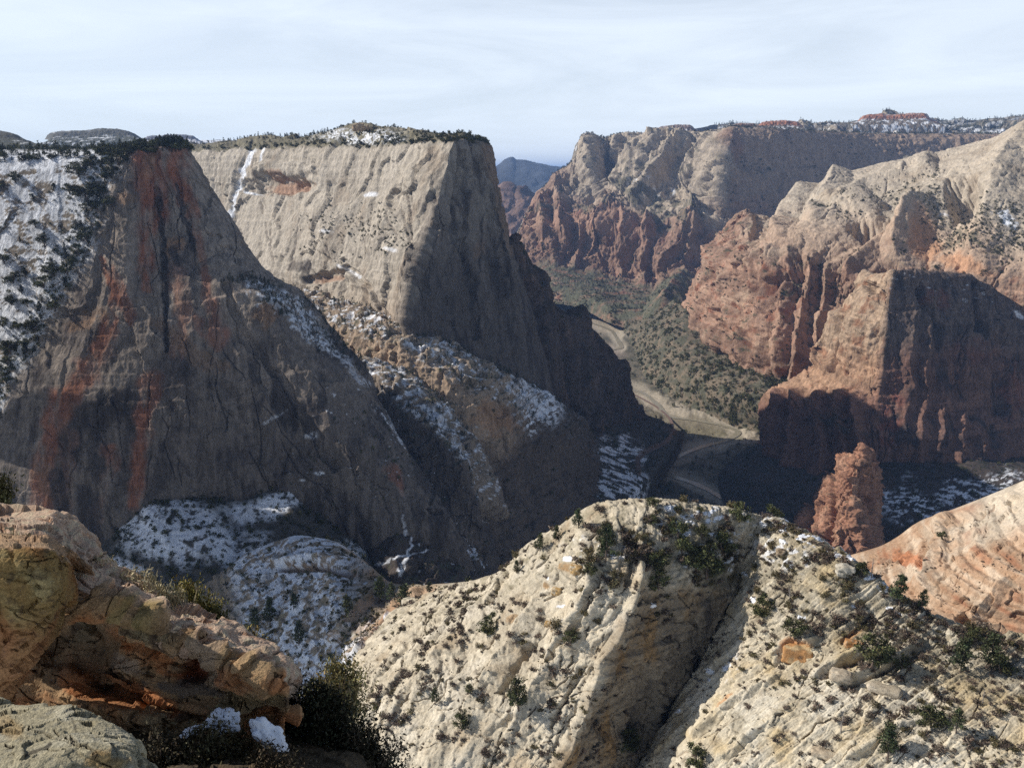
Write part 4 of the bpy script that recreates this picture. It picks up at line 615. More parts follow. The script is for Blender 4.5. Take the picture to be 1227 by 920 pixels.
# ---- snow covered dome and the tan saddle joining it to the pale knob
rows = [[(190,740,620),(228,712,605),(262,690,595),(290,668,586),(325,652,578),(362,645,566),(395,652,552),(425,672,535),(455,698,508),(490,706,470),(520,705,440),(550,703,412),(585,698,390),(640,690,370)],
 [(215,775,565),(240,745,552),(275,722,545),(305,704,540),(340,694,534),(372,684,524),(405,686,508),(432,700,492),(458,722,470),(490,728,442),(522,730,416),(554,730,392),(590,726,374),(640,720,360)],
 [(235,815,515),(262,788,505),(298,770,502),(328,755,498),(355,745,490),(382,738,478),(412,735,464),(438,744,450),(462,755,434),(490,758,412),(520,760,392),(552,760,374),(590,758,360),(640,755,345)],
 [(240,880,470),(270,860,462),(305,845,455),(335,835,450),(365,828,440),(390,822,428),(415,815,415),(440,812,402),(462,810,392),(490,810,380),(520,810,366),(552,810,352),(590,810,342),(640,810,330)]]
s = sheet(rows, 1.05, pre=[(-10, 160, -160), (0, 22, -8)], post=[(0, -30, -50), (0, -60, -160)], seed=18)
hh = ridge(s, [(330, 672), (370, 668), (420, 676), (440, 690)], 8, 6, 5, 2) - 5 * stroke(s, [(335, 682), (375, 680), (425, 690)], [4, 5, 4], 2); r2 = sstep(385, 450, s.px + 40 * fbm(s.B, 30, 3, 4))
for pts in ([(400, 765), (440, 720), (452, 702)], [(420, 790), (470, 740), (500, 715)], [(450, 800), (500, 755), (540, 715)]): hh += ridge(s, pts, 14, 7, 5, 3)
push(s, hh); rockify(s, (60, 3), None, (4.5, .9), (9, 1.7, (1, 1, .8)), (3, .6), seed=18); n = fbm(s.B, 14, 5, 40, gain=.6); n2 = fbm(s.B, 5, 4, 41, gain=.65)
c = C(s, (.34, .27, .20)); c = mixc(c, (.40, .25, .15), .9 * sstep(-.1, .2, fbm(s.B, 30, 3, 42)) * r2); c = mixc(c, (.42, .37, .28), r2 * sstep(480, 560, s.px + 30 * n)); c = mixc(c, (.22, .2, .13), sstep(.0, .3, n2) * .6)
sn = (1 - r2) * sstep(262, 290, s.px - .25 * (s.py - 690) + 12 * n) * (.35 + .65 * sstep(-.45, 0, fbm(s.V, 24, 3, 6, (1.5, 1, 1)) + .28)); sn = sn * sstep(-.12, .06, fbm(s.V, 6, 4, 48, (2.6, .8, 1), .65) - .0) ; sn = sn * (1 - .95 * stroke(s, [(335, 682), (375, 680), (425, 690)], [4, 5, 4], 2)); c = mixc(c, (.30, .2, .13), .8 * stroke(s, [(335, 681), (375, 679), (425, 690)], [5, 6, 5], 2)); c = mixc(c, SNOW, sn)
c = mixc(c, SNOW, .9 * sstep(.3, .38, fbm(s.V, 5, 3, 49, (2, 1, 1))) * r2 * sstep(520, 420, s.px)); c = mixc(c, SNOW, .9 * np.clip(blob(s, 508, 722, 8, 5, -30) + .8 * blob(s, 470, 745, 10, 4, -30, .6), 0, 1))
finish(s, "knoll", c, mat_rock("knoll_rock", 2.2, .7, .3), "low snow covered dome joined to a tan brushy saddle below the cliff", "hill"); SH['knoll'] = s
# ---- orange slickrock ridge on the right
rows = [[(960,722,560),(1000,690,535),(1028,674,515),(1052,667,503),(1078,659,495),(1102,646,488),(1128,628,482),(1160,617,476),(1200,602,468),(1230,590,462),(1290,566,452),(1450,520,430)],
 [(965,740,520),(1000,714,495),(1028,700,476),(1054,693,462),(1082,688,450),(1108,680,442),(1135,670,434),(1165,664,428),(1200,655,422),(1232,648,416),(1290,636,406),(1450,610,388)],
 [(970,770,480),(1000,745,460),(1030,732,446),(1060,725,434),(1088,722,424),(1114,718,416),(1140,714,409),(1168,710,402),(1200,706,396),(1234,702,390),(1290,695,382),(1450,680,364)],
 [(970,800,450),(1000,785,438),(1030,775,428),(1062,770,418),(1092,766,410),(1118,762,403),(1144,760,397),(1172,757,391),(1202,755,385),(1236,752,380),(1290,748,373),(1450,740,356)]]
s = sheet(rows, 1.05, pre=[(0, 120, -160), (0, 25, -8)], post=[(0, -16, -40), (0, -40, -100)], seed=19)
hh = ridge(s, [(1128, 628), (1120, 665), (1105, 700)], 16, 14, 5, 3) - 5 * blob(s, 1152, 742, 9, 9) + ridge(s, [(1200, 700), (1170, 735)], 14, 10, 4, 3)
push(s, hh); rockify(s, (60, 3), None, (5.0, 1.4), (9, 2.2, (1.5, 1, .8)), (3.2, .5), seed=19); ck = rcracks(s, 50, (1040, 600, 1227, 760), 120, 25, (8, 50), (.4, 1.0), 18); push(s, -.9 * ck); s.renorm(); n = fbm(s.B, 22, 4, 43); n2 = fbm(s.B, 7, 4, 44); bd = perlin(np.stack([s.B[..., 0] * .01, s.B[..., 1] * .01, s.B[..., 2] * .45 + s.B[..., 0] * .11], -1))
c = C(s, (.40, .265, .17)); c = mixc(c, (.47, .365, .265), sstep(-.1, .4, n + .4 * bd)); c = mixc(c, (.36, .165, .09), sstep(.1, .5, -n - .3 * bd) * .8); pale = np.clip(sstep(1125, 1185, s.px + 30 * n) * sstep(1.1, .5, s.tv)[:, None] + .6 * blob(s, 1090, 690, 40, 10, -20, .5), 0, 1); c = mixc(c, (.52, .45, .35), pale * .9); c = mixc(c, (.42, .17, .08), .8 * blob(s, 1090, 672, 34, 9, 10, .5)); c = mixc(c, (.17, .13, .09), .6 * sstep(.28, .45, n2) * sstep(.4, .7, s.N[..., 2]))
c = c * (1 + .13 * bd[..., None]) * (.84 + .32 * s.hard)[..., None]; c = mixc(c, (.2, .11, .07), .5 * ck)
finish(s, "slickrock_ridge", c, mat_rock("orange_slickrock", 2.4, .6, .25), "sunlit orange and cream slickrock ridge at the right edge", "ridge"); SH['oridge'] = s
# ---- pale knob in the middle foreground
rows = [[(480,722,385),(522,714,352),(562,702,337),(600,687,321),(640,653,309),(676,630,299),(708,611,293),(738,604,289),(770,602,286),(800,602,285),(845,608,285),(900,616,287),(950,640,296)],
 [(440,770,342),(482,757,326),(524,744,313),(575,730,301),(628,708,291),(668,694,283),(702,690,263),(738,705,258),(766,711,259),(795,714,263),(845,712,271),(888,704,279),(934,692,292)],
 [(395,820,310),(440,812,299),(492,800,288),(560,790,277),(625,780,267),(665,775,261),(700,768,255),(732,766,251),(760,774,253),(790,784,259),(830,786,268),(864,768,277),(904,750,288)],
 [(360,865,290),(410,860,279),(470,858,270),(548,858,258),(612,858,250),(645,858,246),(676,852,244),(706,848,245),(735,858,249),(765,866,256),(796,866,264),(822,850,274),(854,820,285)],
 [(330,935,274),(380,935,262),(450,938,252),(540,940,242),(608,940,236),(636,936,233),(660,930,233),(690,930,238),(716,936,244),(744,940,250),(768,938,260),(788,928,268),(816,898,282)]]
s = sheet(rows, .95, pre=[(0, 110, -150), (0, 24, -14)], post=[(0, -12, -30), (0, -20, -60)], seed=20)
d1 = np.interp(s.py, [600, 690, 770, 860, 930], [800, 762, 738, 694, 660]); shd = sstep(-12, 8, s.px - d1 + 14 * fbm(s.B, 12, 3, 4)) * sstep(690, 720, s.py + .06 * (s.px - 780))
# slanting slabs running down to the lower left
u = s.B[..., 0] * .62 + s.B[..., 2] * .78; v = s.B[..., 0] * .78 - s.B[..., 2] * .62
lamP = np.stack([u / 60, s.B[..., 1] / 30, v / 9.0], -1); lam = perlin(lamP) + .5 * perlin(lamP * 2.1 + 5); lamS = v / 8.5 + 1.8 * perlin(np.stack([u / 40, v / 26, s.B[..., 1] / 60], -1)) + .55 * fbm(s.B, 9, 3, 73); lf_ = lamS - np.floor(lamS); slab = np.where(lf_ < .86, lf_ / .86, (1 - lf_) / .14) * (.3 + PERM[np.floor(lamS).astype(int) & 255] / 255.)
hh = (1.5 * slab * (.25 + .75 * sstep(-.25, .3, fbm(s.B, 24, 2, 74))) + 1.0 * lam + .5 * perlin(lamP * 5.2 + 9)) * (1 - shd) * sstep(640, 700, s.py + .2 * (s.px - 700))
for pts, a in (([(760, 690), (738, 765), (700, 840), (660, 930)], 5), ([(700, 640), (660, 710), (600, 790), (560, 850)], 3), ([(730, 640), (700, 720), (650, 810), (610, 880)], 3), ([(640, 655), (560, 745), (500, 820)], 2.5)): hh += ridge(s, pts, 22, 8, a, 4)
for pts, wd in (([(720, 690), (690, 760), (655, 800)], 5), ([(765, 640), (750, 700)], 4), ([(610, 690), (590, 725)], 4), ([(640, 770), (600, 830)], 5), ([(700, 800), (660, 870)], 5)): hh -= 2.5 * stroke(s, pts, wd, 4, 12)
hh -= 3.5 * shd * blob(s, 760, 850, 60, 60, 0, .4) + 4 * stroke(s, [(875, 722), (850, 780), (810, 850), (785, 920)], 7, 3)
push(s, hh); rockify(s, (50, 2.5), None, (3.0, .5), (5.5, 1.0, (1.6, 1, .7)), (2.2, .35), m=.7 + .5 * shd, seed=20)
hd = lamin(s, (.74, .25, -.62), 2.3, .55, 90, 1 - .6 * shd); hd2 = lamin(s, (.74, .25, -.62), .8, .16, 91, 1 - .6 * shd); s.renorm()
push(s, .26 * fbm(s.V, 5, 4, 71, (1.7, 1, .55), .6, ridge=True)); s.renorm()
ck = np.maximum.reduce([rcracks(s, 60, (420, 640, 760, 900), 128, 9, (14, 80), (.4, 1.3), 11), rcracks(s, 45, (430, 630, 800, 900), 160, 20, (6, 34), (.4, .9), 12), rcracks(s, 30, (660, 700, 880, 910), 95, 22, (10, 50), (.4, 1.0), 13)]); push(s, -1.3 * ck); push(s, .14 * fbm(s.V, .9, 3, 9)); s.renorm()
n = fbm(s.B, 16, 4, 45); n2 = fbm(s.B, 4, 4, 46, gain=.65); c = C(s, (.50, .435, .325)); c = mixc(c, (.56, .50, .395), sstep(0, .5, n)); c = mixc(c, (.38, .30, .20), sstep(.05, .5, -n)); c = mixc(c, (.30, .25, .18), .8 * sstep(.1, .5, n2))
c = mixc(c, (.20, .155, .105), shd * .85); c = mixc(c, (.26, .17, .085), shd * sstep(.0, .35, fbm(s.B, 9, 4, 47, (1, 1, 2.5)))); c = mixc(c, DARK, shd * varnish(s, 64, 6, 4, .1, .5) * .7); c = mixc(c, (.34, .2, .085), .8 * (blob(s, 685, 682, 7, 7) + blob(s, 662, 706, 6, 5) + .8 * blob(s, 620, 745, 10, 5, -30)))  # shaded face painted darker than the lit slabs, with varnish streaks on top
c = c * (.80 + .22 * hd + .16 * hd2)[..., None]; c = mixc(c, (.24, .19, .135), .5 * ck); crown = sstep(1.15, .75, s.tv[:, None] + .2 * n); c = mixc(c, (.27, .235, .16), crown * sstep(-.1, .25, n2) * .75); dk = np.clip(blob(s, 850, 668, 55, 36, 12, .4), 0, 1); c = mixc(c, (.10, .09, .06), dk * .85 * sstep(-.4, .1, n2))
sreg = np.clip(blob(s, 845, 632, 70, 28, 10, .4) + .7 * blob(s, 850, 672, 50, 26) + .5 * blob(s, 730, 660, 60, 30), 0, 1); c = mixc(c, SNOW, sreg * sstep(.13, .2, fbm(s.V, 2.6, 3, 50, (2.4, 1, .8)) - .06 * (sreg < .6)) * sstep(.3, .5, s.N[..., 2]))
for x, y, rx, ry in ((688, 672, 5, 2.6), (664, 697, 4, 3), (804, 610, 9, 4), (815, 636, 4, 7), (781, 725, 4, 3.4), (735, 665, 4, 3), (675, 727, 4, 2), (680, 745, 3, 2), (860, 621, 10, 3), (870, 650, 8, 3)): c = mixc(c, SNOW, blob(s, x, y, rx, ry, -10, .5, 4, .7))
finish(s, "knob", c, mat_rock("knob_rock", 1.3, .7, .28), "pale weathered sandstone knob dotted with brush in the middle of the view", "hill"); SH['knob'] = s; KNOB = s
# ---- pale slope right of the gully
rows = [[(862,668,318),(888,640,302),(920,621,287),(958,638,273),(1000,663,260),(1040,690,251),(1080,716,244),(1130,745,237),(1180,759,231),(1240,767,226),(1310,772,220),(1450,780,210)],
 [(852,715,302),(872,704,290),(905,692,268),(950,700,257),(1000,720,247),(1050,742,240),(1095,766,233),(1145,784,227),(1196,790,222),(1256,792,217),(1320,794,212),(1460,800,204)],
 [(836,790,282),(852,780,270),(890,776,251),(940,781,241),(990,790,233),(1045,801,226),(1100,815,220),(1150,825,214),(1200,830,209),(1260,832,205),(1330,834,200),(1470,840,193)],
 [(790,872,272),(806,862,260),(850,852,239),(900,852,229),(960,856,220),(1020,861,213),(1085,870,207),(1140,875,202),(1200,876,198),(1262,876,194),(1340,878,189),(1480,880,182)],
 [(752,948,266),(770,938,252),(820,932,227),(880,931,217),(945,935,209),(1010,936,202),(1080,940,196),(1140,940,192),(1200,940,187),(1270,940,183),(1350,944,178),(1500,950,172)]]
s = sheet(rows, .95, pre=[(20, 60, -120), (10, 18, -14)], post=[(0, -14, -14), (0, -40, -30)], seed=29)
u = s.B[..., 0] * .80 + s.B[..., 1] * .6; v = s.B[..., 1] * .8 - s.B[..., 0] * .6 + s.B[..., 2] * .5
lamS = v / 7.0 + 1.5 * perlin(np.stack([u / 30, v / 22, 0 * u], -1)) + .5 * perlin(np.stack([u / 9, v / 9, 0 * u + 3], -1)); lf_ = lamS - np.floor(lamS); slab = np.where(lf_ < .9, lf_ / .9, (1 - lf_) / .1) * (.2 + PERM[np.floor(lamS).astype(int) & 255] / 255.)
hh = 1.2 * slab
for pts, wl, wr, a in (([(985, 812), (1010, 795), (1030, 787)], 12, 5, 3), ([(1005, 820), (1060, 800), (1100, 775)], 10, 5, 2.6), ([(930, 790), (950, 770), (975, 768)], 10, 8, 2.6), ([(840, 880), (880, 840), (930, 815)], 12, 5, 2), ([(870, 905), (930, 860)], 12, 5, 1.6), ([(1080, 870), (1110, 862)], 10, 5, 1.5), ([(1020, 905), (1050, 890)], 12, 4, 1.5)): hh += ridge(s, pts, wl, wr, a, 2)
hh -= 1.6 * stroke(s, [(985, 815), (1010, 802), (1034, 792)], 3.5, 1) + 1.8 * stroke(s, [(1012, 825), (1060, 808), (1105, 782)], 3.5, 2) + 1.6 * stroke(s, [(1010, 770), (1040, 745)], 3, 2)
push(s, hh); rockify(s, (40, 1.6), None, (2.2, .22), (4.5, .55, (1.8, 1.3, .7)), (1.8, .22), seed=29)
hd = lamin(s, (-.5, .7, .5), 2.0, .38, 92); hd2 = lamin(s, (-.5, .7, .5), .7, .11, 93); s.renorm()
push(s, .22 * fbm(s.V, 4, 4, 72, (1.8, 1, .6), .6, ridge=True)); s.renorm(); ck = np.maximum(rcracks(s, 70, (820, 660, 1227, 910), 143, 12, (10, 70), (.35, 1.0), 14), rcracks(s, 40, (820, 660, 1227, 910), 25, 25, (5, 26), (.35, .8), 15)); push(s, -.8 * ck); push(s, .13 * fbm(s.V, .7, 3, 9)); s.renorm()
n = fbm(s.B, 15, 4, 48); n2 = fbm(s.B, 3.6, 4, 49, gain=.65); n3 = fbm(s.B, 9, 4, 50); c = C(s, (.51, .445, .33)); c = mixc(c, (.57, .515, .41), sstep(-.05, .4, n)); c = mixc(c, (.45, .35, .20), .9 * sstep(.05, .4, -n)); c = mixc(c, (.33, .27, .19), .75 * sstep(.1, .45, n2))
c = c * (.82 + .20 * hd + .14 * hd2)[..., None]; c = mixc(c, (.26, .2, .145), .5 * ck); brush = np.clip(sstep(800, 740, s.py - .35 * (s.px - 980) + 30 * n3) * .9 + .8 * sstep(.05, .3, n3) * sstep(1060, 930, s.px), 0, 1); c = mixc(c, (.24, .205, .14), brush * .7 * sstep(-.35, .1, n2)); c = mixc(c, (.45, .22, .09), .9 * (blob(s, 955, 778, 22, 10, -8, .3) + .8 * blob(s, 1020, 762, 16, 5, -35) + .7 * blob(s, 870, 842, 16, 4, -35)))
for pts, wd in (([(985, 815), (1010, 802), (1034, 792)], 3.2), ([(1012, 826), (1060, 808), (1105, 782)], 3)): c = mixc(c, (.20, .14, .10), .6 * stroke(s, pts, wd, 1))
sreg = np.clip(stroke(s, [(905, 618), (960, 640), (1010, 672), (1060, 706), (1090, 720)], [12, 9, 8, 7, 6], 4) + .6 * blob(s, 940, 665, 40, 22, 20) + .6 * blob(s, 880, 800, 10, 24, 20), 0, 1); c = mixc(c, SNOW, sreg * sstep(-.02, .06, fbm(s.V, 2.8, 3, 51, (2, 1, .8)) - .06)); 
for x, y, rx, ry in ((938, 650, 6, 3), (935, 663, 5, 2), (890, 687, 8, 3), (962, 742, 5, 2.6), (1066, 729, 5, 3), (1076, 735, 7, 2), (905, 720, 4, 4), (1022, 728, 3, 3), (853, 806, 5, 3), (852, 816, 5, 3), (815, 852, 5, 4), (874, 804, 3, 3)): c = mixc(c, SNOW, blob(s, x, y, rx, ry, 20, .5, 4, .7))
finish(s, "slickrock_slope", c, mat_rock("slope_rock", 1.1, .65, .25), "pale brush dotted slickrock slope right of the shaded gully", "slope"); SH['slope'] = s
# ---------------------------------------------------------------- the near outcrop beside the camera
def near(key, rows, step, pre, post, seed, name, colf, label, cat, sc_=.25, rk=None, kind='thing', sculpt=None):
    s = sheet(rows, step, pre=pre, post=post, seed=seed); s.vis[:] = 1
    if sculpt: push(s, sculpt(s)); s.renorm()
    rk = rk or {}; rockify(s, rk.get('big', (1.6, .10)), None, rk.get('bed', (.2, .035)), rk.get('block', (.8, .16, (1.6, 1, .6))), rk.get('fine', (.2, .012)), seed=seed); c2_, e2_, t2_ = cells(s.V + .03 * np.stack([fbm(s.V, .15, 3, k) for k in (2, 3, 4)], -1), .24, seed, (1.5, 1.2, .7)); push(s, rk.get('chip', .034) * ((c2_ - .5) * .7 + 2 * t2_)); s.cell2 = c2_; s.edge2 = e2_; s.renorm(); push(s, .006 * fbm(s.V, .035, 3, 3) + rk.get('mid', .005) * fbm(s.V, .09, 3, 7, ridge=True)); s.renorm()
    ckn = np.maximum(rcracks(s, 46, (0, 640, 345, 900), 14, 16, (12, 90), (.5, 1.5), seed), rcracks(s, 30, (0, 620, 345, 900), 75, 25, (8, 45), (.4, 1.2), seed + 9)); push(s, -.035 * ckn); s.renorm()
    finish(s, name, mixc(colf(s), (.06, .045, .03), .7 * ckn), mat_rock(key + "_rock", .045, .9, .35, grain=.25), label, cat, kind, flat=True); SH[key] = s; return s
def col_main(s):
    n = fbm(s.B, .7, 4, 1, (1.5, 1.5, .6)); n2 = fbm(s.B, .2, 5, 2, gain=.62); top = sstep(1.2, .9, s.tv[:, None] + .2 * n2)
    c = C(s, (.35, .225, .12)); c = mixc(c, (.40, .17, .07), sstep(-.05, .3, n)); c = mixc(c, (.26, .205, .12), sstep(.1, .4, -n)); c = mixc(c, (.075, .05, .035), sstep(.05, .4, n2 - .3 * n) * .85)
    c = c * (.62 + .5 * s.hard + .22 * s.cell2)[..., None]; c = mixc(c, (.07, .05, .035), .6 * (1 - sstep(0, .05, s.edge2)) * sstep(0, .3, n2 + .2)); c = mixc(c, (.32, .25, .10), .55 * blob(s, 175, 745, 55, 22, 15, .9) * sstep(-.3, .2, n2)); c = mixc(c, (.34, .26, .19), .8 * blob(s, 150, 795, 40, 14, 10, .5) + .6 * blob(s, 250, 785, 40, 30, 40, .4)); c = mixc(c, (.22, .06, .03), .85 * blob(s, 228, 805, 18, 20, 30, .25)); c = mixc(c, (.34, .13, .05), .7 * blob(s, 180, 835, 60, 9, 25, .4)); c = mixc(c, (.09, .085, .08), .7 * blob(s, 225, 825, 60, 10, 5, .5))
    c = mixc(c, (.10, .07, .045), .6 * blob(s, 75, 790, 60, 40, 0, .5)); c = mixc(c, (.36, .27, .14), .6 * blob(s, 305, 835, 34, 26, 0, .4))  # shade in the hollow under the overhang painted into the colour
    c = mixc(c, (.50, .36, .26), top); c = mixc(c, (.52, .43, .30), top * sstep(0, .3, n2)); c = mixc(c, (.36, .21, .13), top * sstep(.1, .4, -n2 + .2 * n)); return c
def sc_main(s): 
    return -.18 * blob(s, 90, 775, 60, 34, 0, .45) - .30 * blob(s, 235, 805, 22, 22, 30, .2) + .30 * stroke(s, [(85, 722), (150, 735), (195, 748)], [14, 12, 8], 3) + .25 * ridge(s, [(90, 840), (180, 862), (300, 858)], 22, 12, 1.0, 3) - .25 * stroke(s, [(110, 815), (200, 850), (260, 862)], 8, 4) - .2 * blob(s, 205, 760, 30, 7, 10, .4) + .18 * blob(s, 300, 815, 40, 25, 0, .4)
M = [[(-90,602,13.6),(-30,606,13.3),(0,610,13.1),(40,611,13),(62,615,12.9),(78,632,12.8),(88,648,12.7),(112,668,12.5),(135,688,12.3),(165,702,12.1),(192,716,11.9),(245,745,11.5),(285,772,11.1),(315,790,10.9),(336,812,10.7),(341,835,10.8)],
 [(-90,650,11.7),(-30,652,11.6),(0,654,11.5),(40,658,11.5),(62,668,11.4),(78,685,11.4),(92,702,11.3),(118,716,11.2),(142,728,11.1),(172,742,11.0),(200,754,10.9),(248,768,10.7),(286,786,10.5),(316,804,10.3),(341,822,10.25),(346,842,10.6)],
 [(-90,690,11.5),(-30,692,11.4),(0,695,11.4),(40,700,11.4),(62,706,11.4),(78,716,11.3),(92,728,11.2),(118,740,11.1),(142,750,11.0),(172,760,10.9),(202,768,10.8),(250,784,10.6),(288,800,10.4),(318,816,10.2),(344,834,10.15),(348,850,10.6)],
 [(-90,745,12.0),(-30,745,12.0),(0,748,12),(40,750,12),(62,752,12),(78,756,11.9),(94,764,11.8),(120,772,11.6),(145,780,11.4),(175,790,11.2),(206,798,11.0),(252,812,10.75),(290,824,10.5),(320,836,10.3),(343,848,10.2),(347,862,10.7)],
 [(-90,840,11.4),(-30,840,11.4),(0,840,11.3),(40,842,11.3),(62,844,11.2),(78,846,11.1),(96,850,11.0),(122,854,10.9),(148,858,10.8),(178,862,10.7),(210,862,10.6),(254,860,10.5),(292,862,10.4),(322,866,10.3),(340,868,10.3),(344,876,10.7)]]
near('outcrop', M, 1.0, [(0, 1.6, -2.4), (0, .6, -.35)], [(0, -.3, -.5), (0, -.4, -2)], 31, "rock_outcrop", col_main, "overhanging orange and brown sandstone outcrop at lower left, its top sunlit", "rock", sculpt=sc_main)
def col_pil(s):
    n = fbm(s.B, .5, 4, 1, (1, 1, 2.2)); n2 = fbm(s.B, .13, 5, 2, gain=.62); c = C(s, (.25, .165, .065)); c = mixc(c, (.23, .11, .042), sstep(-.1, .3, n)); c = mixc(c, (.33, .255, .12), sstep(.1, .4, -n)); c = mixc(c, (.10, .07, .04), sstep(.1, .4, n2) * .85); c = mixc(c, (.38, .18, .09), sstep(720, 800, s.py) * .6); top = sstep(1.1, .9, s.tv[:, None] + .1 * n2); return mixc(c, (.40, .27, .17), top * .8)
N_ = [[(-70,636,10.9),(-20,640,10.9),(10,644,10.9),(36,647,10.9),(58,650,10.9),(74,656,11),(80,664,11.2)],
 [(-70,652,9.9),(-20,656,9.8),(10,658,9.75),(38,658,9.8),(62,660,9.9),(79,670,10.2),(84,682,10.8)],
 [(-70,690,9.6),(-20,692,9.6),(10,694,9.55),(38,696,9.6),(62,698,9.8),(78,700,10.2),(83,704,10.8)],
 [(-70,740,9.7),(-20,742,9.65),(8,744,9.65),(34,744,9.75),(55,742,9.95),(70,740,10.35),(74,742,10.9)],
 [(-70,800,9.9),(-30,800,9.85),(-4,800,9.85),(16,796,9.95),(32,792,10.15),(44,788,10.5),(48,788,11)],
 [(-70,880,9.9),(-40,878,9.9),(-20,870,9.9),(-6,862,10),(4,852,10.2),(12,846,10.5),(16,842,11)]]
near('pillar', N_, 1.0, [(0, 1.0, -1)], [(0, -.2, -1)], 32, "rock_pillar", col_pil, "golden yellow weathered rock bulging at the left edge", "rock", rk=dict(mid=.01, fine=(.18, .015), block=(.5, .10, (1, 1, 1.2)), bed=(.3, .02)))
def col_slab(s):
    n = fbm(s.B, .35, 4, 1); n2 = fbm(s.B, .08, 5, 2, gain=.62); c = C(s, (.34, .30, .20)); c = mixc(c, (.40, .365, .265), sstep(0, .3, n)); c = mixc(c, (.24, .23, .19), sstep(.1, .35, n2) * .7); c = mixc(c, (.34, .22, .09), .8 * blob(s, 130, 915, 30, 14) + .5 * blob(s, 10, 870, 30, 14, 40)); return mixc(c, (.07, .06, .045), .8 * stroke(s, [(30, 905), (60, 893)], 2.5, 3) + .6 * stroke(s, [(85, 860), (92, 880)], 2, 2))
S_ = [[(-80,832,8.0),(-10,838,7.8),(18,842,7.6),(60,846,7.45),(100,852,7.3),(132,863,7.15),(154,876,7.0),(163,886,6.9),(168,900,6.95)],
 [(-80,862,7.2),(-10,868,7.0),(20,870,6.9),(62,872,6.85),(102,876,6.75),(132,884,6.68),(152,892,6.62),(163,900,6.6),(170,912,6.75)],
 [(-80,905,6.3),(-10,910,6.2),(22,912,6.15),(64,910,6.15),(104,906,6.2),(130,904,6.25),(148,904,6.3),(164,908,6.4),(176,918,6.6)],
 [(-80,980,6.0),(-10,980,5.95),(22,975,5.95),(64,965,5.95),(104,955,6.0),(130,945,6.05),(150,938,6.1),(172,934,6.2),(192,936,6.5)]]
near('slab', S_, 1.0, [(0, .3, -.8)], [(0, -.05, -1)], 33, "rock_slab", col_slab, "flat grey lichen speckled slab in the bottom left corner", "rock", rk=dict(big=(1, .05), bed=(.3, .012), block=(.6, .05, (1.5, 1.5, .5)), fine=(.1, .014), mid=.006))
def col_led(s):
    n2 = fbm(s.B, .2, 5, 2, gain=.62); c = C(s, (.08, .062, .04)); c = mixc(c, (.15, .105, .06), sstep(.0, .4, n2)); return mixc(c, (.06, .05, .035), sstep(.1, .4, -n2))
Q_ = [[(60,862,11.4),(130,866,11.2),(190,868,11.0),(250,870,10.9),(310,874,10.9),(360,884,10.9),(420,905,10.7),(480,945,11)],
 [(80,905,9.9),(140,906,9.8),(195,908,9.8),(255,910,9.7),(312,914,9.7),(355,920,9.7),(400,930,9.5),(450,965,9.8)],
 [(100,950,8.2),(150,950,8.1),(200,950,8),(260,950,8),(315,955,8),(350,965,8.1),(390,985,8.2),(430,1010,8.4)]]
near('ledge', Q_, 1.5, [(0, .5, -.6)], [(0, -2, -.6), (0, -3, -.4)], 34, "ledge", col_led, "dark earthy ledge below the outcrop at bottom left", "ground", kind='structure', rk=dict(bed=(.2, .02), block=(.4, .06)))
# ---------------------------------------------------------------- plants
rng = np.random.RandomState(11)
def tube(path, rad_, k=6):
    path = np.asarray(path, float); n = len(path); d = np.gradient(path, axis=0); d /= np.linalg.norm(d, axis=1)[:, None] + 1e-9
    a = np.cross(d, [0.31, 0.77, 0.55]); a /= np.linalg.norm(a, axis=1)[:, None] + 1e-9; b = np.cross(d, a); th = np.arange(k) * 2 * math.pi / k
    V = path[:, None] + (a[:, None] * np.cos(th)[None, :, None] + b[:, None] * np.sin(th)[None, :, None]) * np.asarray(rad_)[:, None, None]
    i = np.arange(n - 1)[:, None] * k + np.arange(k)[None]; j = np.arange(n - 1)[:, None] * k + (np.arange(k)[None] + 1) % k
    return V.reshape(-1, 3), np.stack([i, j, j + k, i + k], -1).reshape(-1, 4)
def merge(parts):
    V, Fc, n = [], [], 0
    for v, f in parts: V.append(v); Fc.append(f + n); n += len(v)
    return np.concatenate(V), np.concatenate(Fc)
def leaves(cen, n, spread, size, col, r, up=0.0, asp=.55, colv=.35):
    """n leaf faces round every centre"""
    m = len(cen); p = np.repeat(cen, n, 0) + r.normal(size=(m * n, 3)) * np.repeat(np.broadcast_to(spread, (m, 3)) if np.ndim(spread) else np.full((m, 3), spread), n, 0)
    u = r.normal(size=(m * n, 3)); u[:, 2] += up * 2; u /= np.linalg.norm(u, axis=1)[:, None]; v = np.cross(u, r.normal(size=(m * n, 3))); v /= np.linalg.norm(v, axis=1)[:, None]
    s_ = size * (.6 + .8 * r.rand(m * n))[:, None]; V = np.stack([p - v * s_ * asp * .6, p + u * s_ - v * s_ * asp * .2, p + u * s_ * 1.15 + v * s_ * asp * .4, p + v * s_ * asp * .6], 1).reshape(-1, 3)
    k = 1 + colv * r.normal(size=m); k = np.repeat(np.clip(k, .45, 1.7), n) * (1 + .2 * r.normal(size=m * n)); hue = np.repeat(r.rand(m), n); c = np.array(col)[None] * np.clip(k, .3, 2)[:, None]; c[:, 0] *= 1 + .35 * hue; 
    return V, np.arange(m * n * 4).reshape(-1, 4), np.repeat(c, 4, 0)
